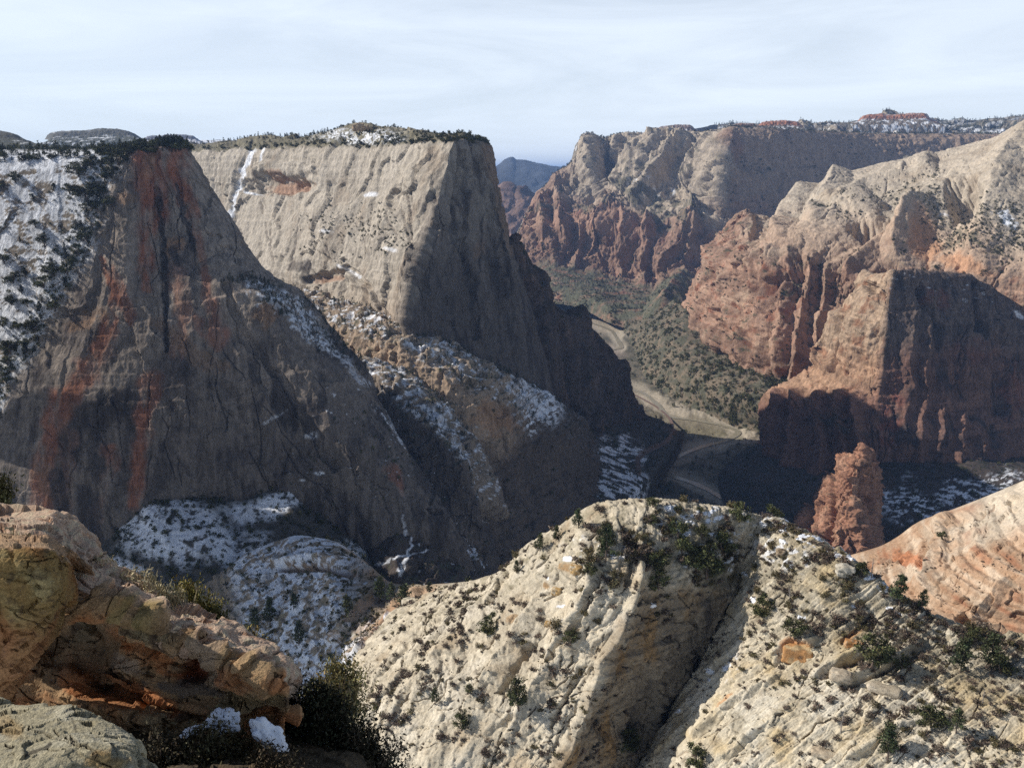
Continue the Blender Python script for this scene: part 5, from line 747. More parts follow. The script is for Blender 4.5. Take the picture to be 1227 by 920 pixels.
def tree_parts(kind, seed, lod=1.0):
    r = np.random.RandomState(seed); tr = []; cen = []
    if kind == 'juniper':
        lean = r.normal(size=2) * .08; pts = np.array([[0, 0, -.06], [lean[0] * .3, lean[1] * .3, .14], [lean[0], lean[1], .36], [lean[0] * 1.4, lean[1] * 1.2, .62], [lean[0] * 1.5, lean[1] * 1.5, .82]]); tr.append(tube(pts, [.042, .036, .026, .014, .006]))
        for i in range(20):
            t = .02 + .88 * r.rand(); b = np.array([np.interp(t * .85, [0, .14, .36, .62, .82], pts[:, k]) for k in (0, 1)] + [t * .85]); a = r.rand() * 6.28; l = (.34 * math.sin(math.pi * min(1, .16 + t * .86)) + .05) * (.6 + .6 * r.rand()); e = b + np.array([math.cos(a) * l, math.sin(a) * l, .10 + .12 * r.rand()]); tr.append(tube([b, (b + e) / 2 + [0, 0, -.015], e], [.014, .009, .004], 4)); cen += [e, b * .4 + e * .6 + r.normal(size=3) * .03, e + r.normal(size=3) * .05]
        V, Fc, c = leaves(np.array(cen), int(30 * lod), .05, .052, (.064, .078, .032), r, .3, .55, .45)
    elif kind == 'pine':
        pts = np.array([[0, 0, -.05], [0, 0, .2], [.01, 0, .5], [.015, .01, .8], [.01, .01, .97]]); tr.append(tube(pts, [.026, .022, .016, .009, .003]))
        for i in range(26):
            t = .25 + .72 * (i / 26) + .02 * r.normal(); a = i * 2.4 + r.normal() * .5; l = (.24 * (1 - t) ** .7 + .05) * (.55 + .7 * r.rand()); b = np.array([.01, .005, t]); e = b + [math.cos(a) * l, math.sin(a) * l, .03 - .03 * r.rand()]; tr.append(tube([b, e], [.007, .003], 4)); cen += [e, b * .45 + e * .55]
        cen.append(np.array([.01, .01, .97])); V, Fc, c = leaves(np.array(cen), int(24 * lod), .034, .045, (.055, .075, .034), r, .35)
    elif kind == 'fir':
        tr.append(tube([[0, 0, -.05], [0, 0, .5], [0, 0, .98]], [.022, .014, .003]))
        for i in range(34):
            t = .08 + .9 * i / 34; a = i * 2.4 + r.normal() * .4; l = (.20 * (1 - t) + .025) * (.6 + .6 * r.rand()); cen += [np.array([math.cos(a) * l, math.sin(a) * l, t - .03]), np.array([math.cos(a) * l * .5, math.sin(a) * l * .5, t])]
        V, Fc, c = leaves(np.array(cen), int(7 * lod), .022, .045, (.030, .042, .024), r, -.1)
    elif kind == 'shrub' or kind == 'greyshrub':
        for i in range(16):
            a = r.rand() * 6.28; ph = .25 + .9 * r.rand(); l = .5 * (.6 + .4 * r.rand()); e = np.array([math.cos(a) * math.cos(ph) * l * 1.25, math.sin(a) * math.cos(ph) * l * 1.25, math.sin(ph) * l * 1.5]); tr.append(tube([[0, 0, -.05], e * .5 + r.normal(size=3) * .03, e], [.018, .011, .004], 4)); cen += [e, e * .75 + r.normal(size=3) * .06, e * .55 + r.normal(size=3) * .06]
        V, Fc, c = leaves(np.array(cen), int((16 if kind == 'shrub' else 15) * lod), .075, .085, (.105, .102, .05) if kind == 'shrub' else (.135, .12, .09), r, .5, .45)
    elif kind == 'snag':
        pts = np.array([[0, 0, -.05], [.02, 0, .3], [-.01, .02, .65], [.02, .02, 1.0]]); tr.append(tube(pts, [.03, .024, .015, .004]))
        for i in range(13):
            t = .25 + .65 * r.rand(); a = r.rand() * 6.28; l = .26 * (1.1 - t); b = np.array([0, 0.01, t]); e = b + [math.cos(a) * l, math.sin(a) * l, .12 * r.rand()]; tr.append(tube([b, (b + e) / 2 + r.normal(size=3) * .02, e], [.011, .007, .002], 4))
        V = None; Fc = None; c = None
    T = merge(tr); return T, (V, Fc, c)
LEAF = mat_leaf("foliage"); BARK = mat_plain("bark", (.12, .09, .07), .9, .3, .35, .4); GREYWOOD = mat_plain("grey_dead_wood", (.26, .23, .20), .9, .2, .3, .4)
TPL = {}
for kind, nvar in (('juniper', 6), ('pine', 5), ('fir', 6), ('shrub', 6), ('greyshrub', 6), ('snag', 3)):
    for i in range(nvar):
        T, K = tree_parts(kind, 100 + i * 7 + len(kind)); d = {'trunk': mesh_np(kind + "_trunk", T[0], T[1], GREYWOOD if kind == 'snag' else BARK, np.tile((.12, .09, .07), (len(T[0]), 1)))}
        if K[0] is not None:
            d['crown'] = mesh_np(kind + "_crown", K[0], K[1], LEAF, K[2], False); V, Fc = merge([T, (K[0], K[1])]); mi = np.r_[np.zeros(len(T[1]), int), np.ones(len(K[1]), int)]
            d['whole'] = mesh_np(kind, V, Fc, [BARK, LEAF], np.r_[np.tile((.12, .09, .07), (len(T[0]), 1)), K[2]], False, mi)
        TPL[kind, i] = d
NV = {'juniper': 6, 'pine': 5, 'fir': 6, 'shrub': 6, 'greyshrub': 6, 'snag': 3}
NAME = {'juniper': 'juniper_tree', 'pine': 'pine_tree', 'fir': 'fir_tree', 'shrub': 'shrub', 'greyshrub': 'shrub', 'snag': 'dead_tree'}
CAT = {'juniper': 'tree', 'pine': 'tree', 'fir': 'tree', 'shrub': 'shrub', 'greyshrub': 'shrub', 'snag': 'dead tree'}
def plant(kind, P, h, label, group=None, parts=True, wide=1.0):
    d = TPL[kind, rng.randint(NV[kind])]; rz = rng.rand() * 6.28; sx = h * wide * (.85 + .3 * rng.rand())
    if kind == 'snag':
        o = link('dead_tree', d['trunk'], label, 'dead tree', group)
    elif not parts:
        o = link(NAME[kind], d['whole'], label, CAT[kind], group)
    else:
        o = link(NAME[kind], None, label, CAT[kind], group); o.empty_display_size = .5
        stem = 'trunk' if 'shrub' not in kind else 'stems'
        link(stem, d['trunk'], parent=o); link('crown' if stem == 'trunk' else 'foliage', d['crown'], parent=o)
    o.location = P; o.rotation_euler = (rng.normal() * .04, rng.normal() * .04, rz); o.scale = (sx, sx, h); return o
def pick(s, mask, n, margin=8):
    wgt = np.clip(mask, 0, None) * (s.vis > .5) * (s.fpx > -margin) * (s.fpx < W0 + margin) * (s.fpy > 0) * (s.fpy < H0 + margin); wgt = wgt.ravel(); t = wgt.sum()
    if t <= 0: return np.zeros((0, 3)), np.zeros(0), np.zeros(0), np.zeros(0)
    i = rng.choice(len(wgt), size=n, p=wgt / t); f = lambda a: a.reshape(len(wgt), -1)[i]
    return f(s.V), f(s.fd)[:, 0], f(s.fpx)[:, 0], f(s.fpy)[:, 0]
# low detail clumps merged into ground cover
LODT = {}
for kind, lod in (('juniper', .12), ('fir', .22), ('greyshrub', .22), ('shrub', .22)):
    for i in range(5):
        T, K = tree_parts(kind, 400 + i, lod); K = (K[0], K[1], K[2]); q = K[0].reshape(-1, 4, 3); q = q.mean(1, keepdims=True) + (q - q.mean(1, keepdims=True)) * (2.6 if kind == 'juniper' else 2.1); LODT[kind, i] = (q.reshape(-1, 3), K[1], K[2])
def cover(name, label, cat, items):
    """items: (kind, positions, heights, tint) -> one mesh of many small plants"""
    Vs, Cs = [], []
    for kind, P, h, wide, tint in items:
        for v in range(5):
            m = np.arange(len(P)) % 5 == v; p = P[m]; hh = h[m]; n = len(p)
            if not n: continue
            V, Fc, c = LODT[kind, v]; a = rng.rand(n) * 6.28; ca, sa = np.cos(a), np.sin(a); X = V[None] * (hh[:, None, None] * np.array([wide, wide, 1.0]))
            Vs.append((np.stack([X[..., 0] * ca[:, None] - X[..., 1] * sa[:, None], X[..., 0] * sa[:, None] + X[..., 1] * ca[:, None], X[..., 2]], -1) + p[:, None]).reshape(-1, 3))
            Cs.append((c[None] * np.array(tint) * (.7 + .6 * rng.rand(n))[:, None, None]).reshape(-1, 3))
    V = np.concatenate(Vs); c = np.concatenate(Cs); return link(name, mesh_np(name, V, np.arange(len(V)).reshape(-1, 4), LEAF, np.clip(c, .005, .5), False), label, cat, kind='stuff')
def cov(s, mask, n, kind, lo, hi, wide=1.0, tint=(1, 1, 1)):
    P, d, _, _ = pick(s, mask, n); return (kind, P, lo + (hi - lo) * rng.rand(len(P)) ** 3, wide, tint)
def flat_(s, lo=.35, hi=.6): return sstep(lo, hi, s.N[..., 2])
def nz(s, L_, seed, lo=0, hi=.3): return sstep(lo, hi, fbm(s.V, L_, 4, seed))
one = lambda s: np.ones_like(s.px)
g, tr_, tl, td = SH['ground'], SH['talus_r'], SH['talus_l'], SH['talus_d']
inval = (g.px > 640) * (g.px < 960) * (g.py > 335) * (g.py < 640); gb = (1 - np.clip(stroke(g, river, 13, 2, 12), 0, 1)) * inval
cover("valley_brush", "dark brush and trees covering the canyon floor and its sunlit slope", "brush", [
    cov(tr_, one(tr_) * (.25 + nz(tr_, 60, 3)), 5200, 'juniper', 3, 14, 1.2), cov(g, gb * (.15 + nz(g, 90, 4, 0, .2)), 1800, 'juniper', 3, 13, 1.2), cov(g, gb * nz(g, 60, 9) * (g.py > 440), 500, 'greyshrub', 5, 9, 1, (1.0, .95, .9)),
    cov(SH['butte'], np.clip(SH['butte'].tv - 3.7, 0, .4)[:, None] * one(SH['butte']) * (.1 + nz(SH['butte'], 150, 5)), 2200, 'juniper', 5, 12, 1.3)])
cover("slope_brush", "dark brush on the shaded slopes beside the river", "brush", [cov(tl, one(tl), 900, 'juniper', 3, 8, 1.2), cov(td, one(td), 1100, 'juniper', 3, 8, 1.2)])
b_, r_, p_ = SH['butte'], SH['rmesa'], SH['plateau']
cover("butte_brush", "small trees along the ledges and top of the far butte", "brush", [cov(b_, (b_.N[..., 2] > .45) * nz(b_, 160, 6) * (b_.tv < 3.7)[:, None] * 1.0, 1300, 'juniper', 6, 14, 1.2), cov(b_, (np.abs(b_.tv - .05) < .14)[:, None] * one(b_), 400, 'juniper', 8, 14, 1.2)])
cover("mesa_brush", "scattered trees on the sunlit domes and ledges at right", "brush", [
    cov(r_, np.clip(blob(r_, 1170, 285, 75, 36, 12, .4) + blob(r_, 1210, 275, 40, 30), 0, 1), 700, 'juniper', 3.5, 8, 1.2), cov(r_, np.clip(blob(r_, 1080, 232, 80, 14, -20, .5) + .6 * blob(r_, 1010, 270, 60, 12, 0, .6), 0, 1) * nz(r_, 60, 4), 240, 'juniper', 4, 9, 1.1), cov(r_, (r_.N[..., 2] > .42) * nz(r_, 70, 6, .05, .3) * (r_.py > 300), 800, 'juniper', 3.5, 8, 1.2)])
cover("plateau_forest", "dark conifer forest covering the plateau rim at right", "forest", [cov(p_, (p_.tv < 1.2)[:, None] * (.2 + nz(p_, 220, 4)), 1500, 'fir', 14, 26, 1.3), cov(p_, (p_.tv > 1)[:, None] * nz(p_, 160, 5, .1, .3) * (p_.px > 960), 1500, 'juniper', 10, 20, 1.3)])
m_, c_ = SH['mesa'], SH['cliff']
cover("mesa_top_brush", "low trees and brush on the flat top of the pale mesa", "brush", [cov(m_, ((m_.tv < 1.0)[:, None]) * (.3 + nz(m_, 50, 4)), 900, 'juniper', 3, 7, 1.2), cov(m_, (np.abs(m_.tv - .98) < .12)[:, None] * one(m_), 80, 'juniper', 3, 8, 1.1), cov(m_, (np.abs(m_.tv - .1) < .2)[:, None] * (m_.px < 400), 160, 'fir', 8, 13, 1.3),
    cov(m_, flat_(m_, .4, .6) * (m_.tv > 1.1)[:, None] * blob(m_, 430, 285, 80, 50), 220, 'juniper', 3, 6)])
sh_ = 1 - np.clip(0, 0, 1)
fc = 1 - sstep(-14, 14, np.interp(c_.py, [150, 185, 300, 370, 450, 560, 700], [152, 150, 112, 70, 20, -30, -60]) - c_.px)
cover("rim_forest", "dense dark conifer forest on the flat top of the left cliff", "forest", [cov(c_, (c_.tv < .9)[:, None] * (c_.tv > -1)[:, None] * nz(c_, 25, 9, -.2, .2), 900, 'fir', 5, 13, 1.4), cov(c_, (c_.tv < 1.05)[:, None] * (c_.tv > -.6)[:, None] * nz(c_, 25, 12, -.2, .2), 650, 'juniper', 3, 9, 1.3)])
cover("ledge_brush", "small dark trees on the ledges of the left cliff and its ridges", "brush", [
    cov(c_, np.clip(blob(c_, 350, 395, 75, 20, 42, .5) + blob(c_, 300, 352, 40, 8, 10, .5) + stroke(c_, [(330, 335), (370, 385), (420, 450)], 8), 0, 1), 320, 'fir', 4, 11, 1.4), cov(c_, (1 - fc) * (c_.tv > 1.1)[:, None] * (.06 + np.exp(-((c_.px - np.interp(c_.py, [185, 300, 370, 450], [130, 95, 55, 8])) / 26.) ** 2)), 420, 'juniper', 2.5, 6, 1.2), cov(c_, blob(c_, 430, 570, 80, 90) * flat_(c_, .2, .4), 90, 'juniper', 2, 5),
    cov(SH['tanridge'], SH['tanridge'].shelf * flat_(SH['tanridge'], .3, .5), 520, 'fir', 5, 12, 1.4), cov(SH['tanridge'], flat_(SH['tanridge'], .25, .5), 420, 'juniper', 3, 6, 1.2), cov(SH['frontridge'], SH['frontridge'].shelf * flat_(SH['frontridge'], .3, .5), 330, 'fir', 4, 10, 1.4), cov(SH['gully'], one(SH['gully']), 260, 'juniper', 2, 5), cov(SH['buttress'], flat_(SH['buttress'], .2, .4), 420, 'juniper', 3, 7, 1.2)])
f_, k_ = SH['fan'], SH['knoll']
cover("fan_brush", "dark leafless brush dotted over the snowy fan and dome below the left cliff", "brush", [cov(f_, one(f_) * (.2 + nz(f_, 14, 3, -.1, .2)), 2300, 'juniper', 1.5, 6, 1.25, (.7, .7, .7)), cov(k_, (k_.px < 440) * (.2 + nz(k_, 10, 6)), 900, 'juniper', .8, 3.2, 1.2, (.8, .8, .8)), cov(k_, (k_.px > 400) * (.15 + nz(k_, 14, 5)), 900, 'greyshrub', .8, 2.2, 1.2, (.75, .8, .6)), cov(k_, (k_.px > 380) * (.15 + nz(k_, 20, 8)), 300, 'shrub', 1, 3, 1.1)])
kn, sl, og = SH['knob'], SH['slope'], SH['oridge']
kd = np.clip(blob(kn, 850, 665, 60, 42, 10, .4) + .7 * blob(kn, 760, 670, 70, 40, 0, .4) + .35, 0, 1); kdens = kd * flat_(kn, .12, .35) * (.15 + nz(kn, 9, 3, -.05, .25))
sdens = (.12 + nz(sl, 10, 3, -.1, .25) * np.clip(1.1 - (sl.py - 640 - .35 * (sl.px - 980)) / 260, .15, 1.2)) * (.3 + flat_(sl, .3, .6))
fine_ = []
cover("small_brush", "small dry brush and grass clumps strewn over the pale rock of the knob and slope", "brush", [cov(kn, kdens ** 2, 1100, 'greyshrub', .3, 2.6, 1.4), cov(kn, kdens ** 2, 450, 'shrub', .4, 2.2, 1.4), cov(kn, flat_(kn, .1, .3) * nz(kn, 5, 8, .1, .3), 500, 'greyshrub', .2, 1.2, 1.5), cov(sl, sdens ** 1.6, 1300, 'greyshrub', .25, 2.1, 1.4), cov(sl, sdens ** 1.6, 600, 'shrub', .3, 1.9, 1.4), cov(sl, nz(sl, 4, 8, .1, .3), 500, 'greyshrub', .2, .8, 1.5), cov(og, nz(og, 20, 3) * flat_(og, .4, .7), 160, 'greyshrub', .6, 1.5, 1.1)])
# ---- individual shrubs and trees on the near slopes
def put(kind, px, py, hpx, label, keys, group=None, parts=True, wide=1.0, tol=4):
    h = hit(px, py, keys, tol)
    if h is None: print('MISS', kind, px, py); return
    return plant(kind, h[1] - np.array([0, 0, .15]), hpx * h[0] / F, label, group, parts, wide)
NEARK = ['knob', 'slope', 'oridge', 'knoll']
for a in [('pine', 689, 628, 24, "green pine standing alone on the left shoulder of the knob skyline"), ('pine', 661, 645, 20, "slim dark pine left of the green skyline pine on the knob", ), ('pine', 642, 657, 23, "bushy pine on the falling left skyline of the knob, third up from the saddle"), ('pine', 615, 681, 15, "lowest small pine on the left skyline of the knob"),
          ('juniper', 777, 604, 12, "low round juniper bush on the very top of the knob", 1.7), ('juniper', 812, 607, 9, "tiny juniper on the skyline right of the knob top", 1.2), ('juniper', 888, 620, 26, "dark green juniper on the knob skyline beside the snow strip", 1.1), ('juniper', 931, 625, 22, "yellow green round juniper on the skyline above the red pinnacle foot", 1.3), ('juniper', 843, 609, 8, "smallest skyline bush between the knob top and the dark green juniper", 1.3),
          ('pine', 722, 668, 46, "tall narrow dark pine on the upper left face of the knob"), ('juniper', 726, 640, 20, "bushy juniper above the tall narrow pine on the knob", 1.1), ('juniper', 791, 680, 24, "wide green juniper in the middle of the knob face", 1.4), ('juniper', 791, 700, 26, "green juniper directly below the wide one on the knob face", 1.3), ('juniper', 823, 660, 40, "dark upright juniper at the edge of the shaded thicket on the knob", .9), ('juniper', 851, 690, 42, "largest dark juniper in the shaded thicket on the knob", 1.2), ('juniper', 836, 684, 26, "mid green juniper at the left of the shaded thicket", 1.2), ('juniper', 872, 660, 30, "dark juniper at the right of the shaded thicket", 1.2),
          ('juniper', 781, 622, 12, "small green juniper below the knob top", 1.3), ('juniper', 846, 642, 18, "pale green juniper among snow patches on the knob", 1.2), ('juniper', 713, 686, 16, "small juniper below the tall narrow pine", 1.3), ('shrub', 665, 745, 14, "yellow green shrub on the lit slabs of the knob", 1.2), ('juniper', 681, 765, 18, "round green juniper on the lit slabs left of the shaded face", 1.3), ('juniper', 582, 752, 22, "wide olive juniper on the pale left slab of the knob", 1.4), ('juniper', 625, 845, 40, "tall dark juniper low on the lit slabs of the knob", .9), ('juniper', 550, 870, 26, "dark green juniper at the lower left foot of the knob", 1.0), ('juniper', 758, 905, 30, "green juniper at the bottom of the shaded face", 1.2), ('pine', 519, 838, 22, "thin olive pine low on the left slab of the knob"), ('juniper', 558, 826, 12, "small olive bush below the thin olive pine", 1.2)]:
    put(a[0], a[1], a[2], a[3], a[4], ['knob'], wide=(a[5] if len(a) > 5 else 1.0), tol=6)
for a in [('juniper', 908, 732, 24, "dark green juniper just right of the gully head", 1.3), ('juniper', 1044, 795, 44, "large dark juniper above the long cracked slabs", 1.0), ('pine', 1151, 800, 46, "broad crowned pine with a dark trunk on the right slope"), ('pine', 1077, 718, 38, "pine on the right shoulder before the orange ridge"), ('pine', 1108, 725, 26, "second pine before the orange ridge, right of the first"), ('pine', 1186, 792, 44, "pale green spreading pine near the right edge"), ('juniper', 1163, 765, 22, "small juniper at the foot of the orange ridge", 1.2), ('juniper', 1112, 866, 28, "olive juniper in the middle of the right slope", 1.3), ('pine', 1145, 872, 34, "thin pale pine beside the olive juniper on the right slope"), ('pine', 1063, 903, 46, "slender pine near the bottom edge of the right slope"), ('juniper', 830, 915, 26, "olive juniper beside the gully at the bottom edge", 1.3), ('juniper', 1080, 795, 18, "small juniper at the upper end of the long slab", 1.2), ('snag', 1046, 686, 26, "bare grey dead tree on the skyline before the orange ridge"), ('snag', 941, 718, 22, "small bare snag on the brushy slope below the skyline snow"), ('snag', 1178, 838, 22, "short dark broken snag among shrubs on the right slope"), ('snag', 1004, 872, 28, "bare twisted snag on the lower brushy slope"), ('juniper', 1030, 685, 20, "round juniper at the notch where the knob meets the orange ridge", 1.2), ('juniper', 1200, 800, 26, "broad juniper right under the pale spreading pine", 1.4), ('juniper', 950, 760, 24, "dark juniper above the orange rock face on the slope", 1.5), ('juniper', 1130, 640, 10, "small green juniper on the crest of the orange ridge", 1.4), ('shrub', 1010, 700, 16, "green shrub on the crest of the pale slope", 1.3)]:
    put(a[0], a[1], a[2], a[3], a[4], ['slope', 'oridge'], wide=(a[5] if len(a) > 5 else 1.0), tol=6)
for i, a in enumerate([('pine', 558, 716, 30, "bright bushy pine at the saddle next to the foot of the knob"), ('pine', 455, 716, 34, "tall pine at the left of the saddle above the orange bank"), ('pine', 479, 728, 34, "broad dark pine right of the tall one on the saddle"), ('pine', 495, 745, 34, "pine standing in front of the dark snow hollow on the saddle"), ('pine', 507, 768, 36, "pine with a bare lower trunk low on the saddle"), ('pine', 535, 733, 26, "thin sparse pine in the middle of the saddle"), ('pine', 533, 750, 26, "sparse pine below the thin one on the saddle"), ('pine', 467, 713, 22, "slim pine between the two tallest pines of the saddle"), ('pine', 416, 730, 26, "olive pine at the edge of the snow dome"), ('snag', 429, 772, 30, "leaning dead tree on the orange bank"), ('snag', 452, 792, 30, "straight bare snag on the pale ledge below the saddle"), ('pine', 512, 706, 16, "small bush like pine on the saddle crest"), ('pine', 352, 770, 30, "dark pine in the snow at the foot of the dome"), ('pine', 318, 745, 34, "darkest pine on the snowy front of the dome"), ('pine', 300, 752, 30, "pine at the left edge of the snowy dome"), ('pine', 345, 728, 20, "small dark pine high on the snowy dome")]):
    put(a[0], a[1], a[2], a[3], a[4], ['knoll'], tol=7)
def scatter_ind(s, mask, n, kinds, lo, hi, label, group, mind=5.0, parts=True, wide=1.1):
    P, d, x, y = pick(s, mask, n * 6); kept = []
    for i in range(len(P)):
        if len(kept) >= n: break
        if any((x[i] - a) ** 2 + (y[i] - b) ** 2 < mind * mind for a, b in kept): continue
        kept.append((x[i], y[i])); k = kinds[rng.randint(len(kinds))]; plant(k, P[i] - np.array([0, 0, .1]), (lo + (hi - lo) * rng.rand() ** 1.6) * (1.3 if k == 'juniper' else 1), label[k] if isinstance(label, dict) else label, group[k] if isinstance(group, dict) else group, parts, wide)
upk = sstep(720, 690, kn.py)
scatter_ind(kn, kdens * upk, 60, ['shrub', 'greyshrub', 'shrub'], 2.2, 4.2, {'shrub': "olive bush on the upper part of the pale knob", 'greyshrub': "dry grey bush on the upper part of the pale knob"}, {'shrub': "olive bushes on the upper knob", 'greyshrub': "dry grey bushes on the upper knob"}, 8)
scatter_ind(kn, kdens * (1 - upk) * (kn.px < 720), 60, ['greyshrub', 'greyshrub', 'shrub'], 1.6, 3.0, {'shrub': "olive bush on the sunlit slabs of the knob", 'greyshrub': "dry grey bush on the sunlit slabs of the knob"}, {'shrub': "olive bushes on the lit slabs", 'greyshrub': "dry grey bushes on the lit slabs"}, 10)
scatter_ind(sl, sdens * (sl.py < 770), 70, ['greyshrub', 'shrub'], 1.8, 3.8, {'shrub': "olive bush on the brushy crest of the right slope", 'greyshrub': "dry grey bush on the brushy crest of the right slope"}, {'shrub': "olive bushes on the crest of the right slope", 'greyshrub': "dry grey bushes on the crest of the right slope"}, 8)
scatter_ind(sl, sdens * (sl.py > 760), 80, ['greyshrub', 'greyshrub', 'shrub'], 1.2, 2.8, {'shrub': "olive bush on the pale rock of the lower right slope", 'greyshrub': "dry grey bush on the pale rock of the lower right slope"}, {'shrub': "olive bushes on the lower right slope", 'greyshrub': "dry grey bushes on the lower right slope"}, 11)
scatter_ind(c_, (1 - fc) * (c_.tv > 1.02)[:, None] * (c_.px > -5) * (.12 + np.exp(-((c_.px - np.interp(c_.py, [185, 300, 370, 450], [130, 95, 55, 8])) / 22.) ** 2)), 85, ['fir', 'juniper'], 8, 15, {'fir': "dark pointed fir growing in the snow on the shoulder of the left cliff", 'juniper': "dark rounded juniper growing in the snow on the shoulder of the left cliff"}, {'fir': "firs on the snowy shoulder", 'juniper': "junipers on the snowy shoulder"}, 6, False, 1.8)
scatter_ind(c_, (np.abs(c_.tv - .97) < .16)[:, None] * (c_.px > -5) * one(c_), 60, ['fir', 'fir', 'juniper'], 5, 10, {'fir': "dark pointed fir at the rim of the left cliff", 'juniper': "dark rounded juniper at the rim of the left cliff"}, {'fir': "firs along the left cliff rim", 'juniper': "junipers along the left cliff rim"}, 4, False, 1.5)
scatter_ind(m_, (np.abs(m_.tv - .97) < .1)[:, None] * (m_.px > 230) * one(m_), 40, ['juniper'], 5, 8, "dark juniper at the rim of the pale mesa", "junipers along the mesa rim", 5, False, 1.3)
# ---------------------------------------------------------------- small rocks: summit tower and loose blocks
def boulder(name, P, size, seed, colr, label, cat='rock', group=None, rough=.18, rot=0):
    import bmesh
    bm = bmesh.new(); bmesh.ops.create_cube(bm, size=1.0); bmesh.ops.subdivide_edges(bm, edges=bm.edges[:], cuts=11, use_grid_fill=True); V = np.array([v.co[:] for v in bm.verts]); Fc = np.array([[v.index for v in f.verts] for f in bm.faces]); bm.free()
    sp = V / np.linalg.norm(V, axis=1)[:, None]; V = V * .62 + sp * .5 * .42; V *= np.array(size); c_, e_, t_ = cells(V + seed * 3.1, max(size) * .5, seed); V += sp * (rough * min(size) * (c_ - .4 + 1.6 * t_) + .10 * min(size) * fbm(V, max(size) * .25, 4, seed))[:, None]
    n = fbm(V, max(size) * .3, 4, seed + 2); c = np.ones(V.shape) * np.array(colr[0]); c = mixc(c, colr[1], sstep(0, .3, n)); c = mixc(c, tuple(x * .55 for x in colr[0]), sstep(.1, .4, -n))
    o = link(name, mesh_np(name, V, Fc, mat_rock(name + "_rock", max(size) * .15, .6, .3), c), label, cat, group); o.location = P; o.rotation_euler = (0, 0, rot); return o
h = hit(430, 153, ['mesa'], 4)
if h is not None:
    b0 = link('rock_tower', None, "cluster of small eroded towers on the summit of the pale mesa", "rock tower"); b0.location = h[1]
    for dx, w_, hh in ((-9, 8, 12), (-2, 8, 15), (5, 7, 14), (11, 6, 9), (17, 5, 11), (23, 4, 6)):
        o = boulder('tower', (dx, rng.normal() * 2, hh * .4), (w_, 8, hh), int(dx + 40), ((.36, .26, .17), (.42, .33, .23)), None, None); o.parent = b0
for x, y, sx, sy, sz, lab, col in ((955, 780, 9, 5, 4.5, "orange faced boulder capped with snow beside the gully", ((.42, .22, .09), (.46, .33, .18))), (1011, 808, 6, 3.4, 2.6, "dark undercut slab lying left of the large juniper", ((.40, .33, .24), (.47, .4, .3))), (1060, 822, 9, 3.4, 2.0, "long flat slab below the large dark juniper", ((.44, .37, .27), (.5, .43, .33))), (1022, 768, 5, 2.6, 2.2, "small orange sided block among bushes above the slabs", ((.40, .20, .08), (.42, .33, .22))), (932, 660, 3, 2.4, 2.2, "brown block under the snowy skyline right of the knob", ((.26, .19, .12), (.4, .34, .26))), (1008, 682, 5, 3, 3, "pale knuckle of rock on the crest of the right slope", ((.47, .42, .33), (.52, .47, .38))), (985, 900, 7, 3.5, 1.6, "brown edged slab near the bottom edge", ((.42, .34, .24), (.48, .41, .3)))):
    q = hit(x, y, ['slope', 'knob'], 5)
    if q is not None: boulder('boulder', q[1] + np.array([0, 0, sz * .12]), (sx, sy, sz), int(x), col, lab, rot=-.35 + rng.normal() * .15)
q = hit(688, 684, ['knob'], 5)
for x, y, s3, lab in ((686, 684, (4, 3, 3), "orange sided block with a cap of snow on the left of the knob"), (664, 708, (3.4, 2.6, 3), "second orange block down the left shoulder of the knob"), (655, 745, (3, 2, 2), "small brown block on the lit slabs")):
    q = hit(x, y, ['knob'], 5)
    if q is not None: boulder('boulder', q[1], s3, int(x), ((.40, .26, .11), (.47, .41, .31)), lab, rot=-.5)
# ---------------------------------------------------------------- what grows and lies beside the camera
def bush(name, P, rx, rz, n, size, col, label, seed, stems=22, up=.5, cat='shrub', spread=.09, dens=14, asp=.45, lean=(0, 0)):
    r = np.random.RandomState(seed); tr = []; cen = []
    for i in range(stems):
        a = r.rand() * 6.28; ph = (.15 + 1.3 * r.rand()); l = .75 + .35 * r.rand(); e = np.array([math.cos(a) * math.cos(ph) * rx * l + lean[0] * l, math.sin(a) * math.cos(ph) * rx * l + lean[1] * l, math.sin(ph) * rz * l]); mid = e * .5 + r.normal(size=3) * rx * .06; tr.append(tube([[0, 0, -.1], mid, e], [.022, .013, .004], 5))
        for j in range(n):
            t = .35 + .65 * r.rand(); q = (mid + (e - mid) * (t - .5) * 2 if t > .5 else mid * t * 2) + r.normal(size=3) * rx * .14; tr.append(tube([mid * min(1, t * 1.2), q], [.006, .002], 3)); cen.append(q)
    o = link(name, None, label, cat); o.location = P; T = merge(tr); link('stems', mesh_np('stems', T[0], T[1], BARK, np.tile((.12, .09, .07), (len(T[0]), 1))), parent=o)
    V, Fc, c = leaves(np.array(cen), dens, spread, size, col, r, up, asp); link('foliage', mesh_np('foliage', V, Fc, LEAF, np.clip(c, .005, .6), False), parent=o); return o
NR = ['outcrop', 'ledge', 'slab', 'pillar']
def at(px, py, Y): return w3(px, py, Y)
DK = (.030, .036, .020)
bush('shrub', at(392, 925, 11.2), .72, 1.35, 26, .045, DK, "big dark green shrub right of the outcrop at the bottom", 1, 34, dens=16, spread=.075)
bush('shrub', at(350, 905, 11.6), .6, 1.25, 22, .045, DK, "dark shrub hugging the right end of the outcrop", 2, 28, dens=16, spread=.075)
bush('shrub', at(440, 950, 11.0), .62, 1.1, 22, .042, (.04, .042, .026), "lower right lobe of dark twiggy brush at the bottom edge", 3, 26, dens=13, spread=.075)
bush('shrub', at(400, 872, 14.5), .65, 1.35, 22, .05, (.13, .125, .05), "olive lit shrub behind the big dark shrub", 4, 28, .7, dens=13)
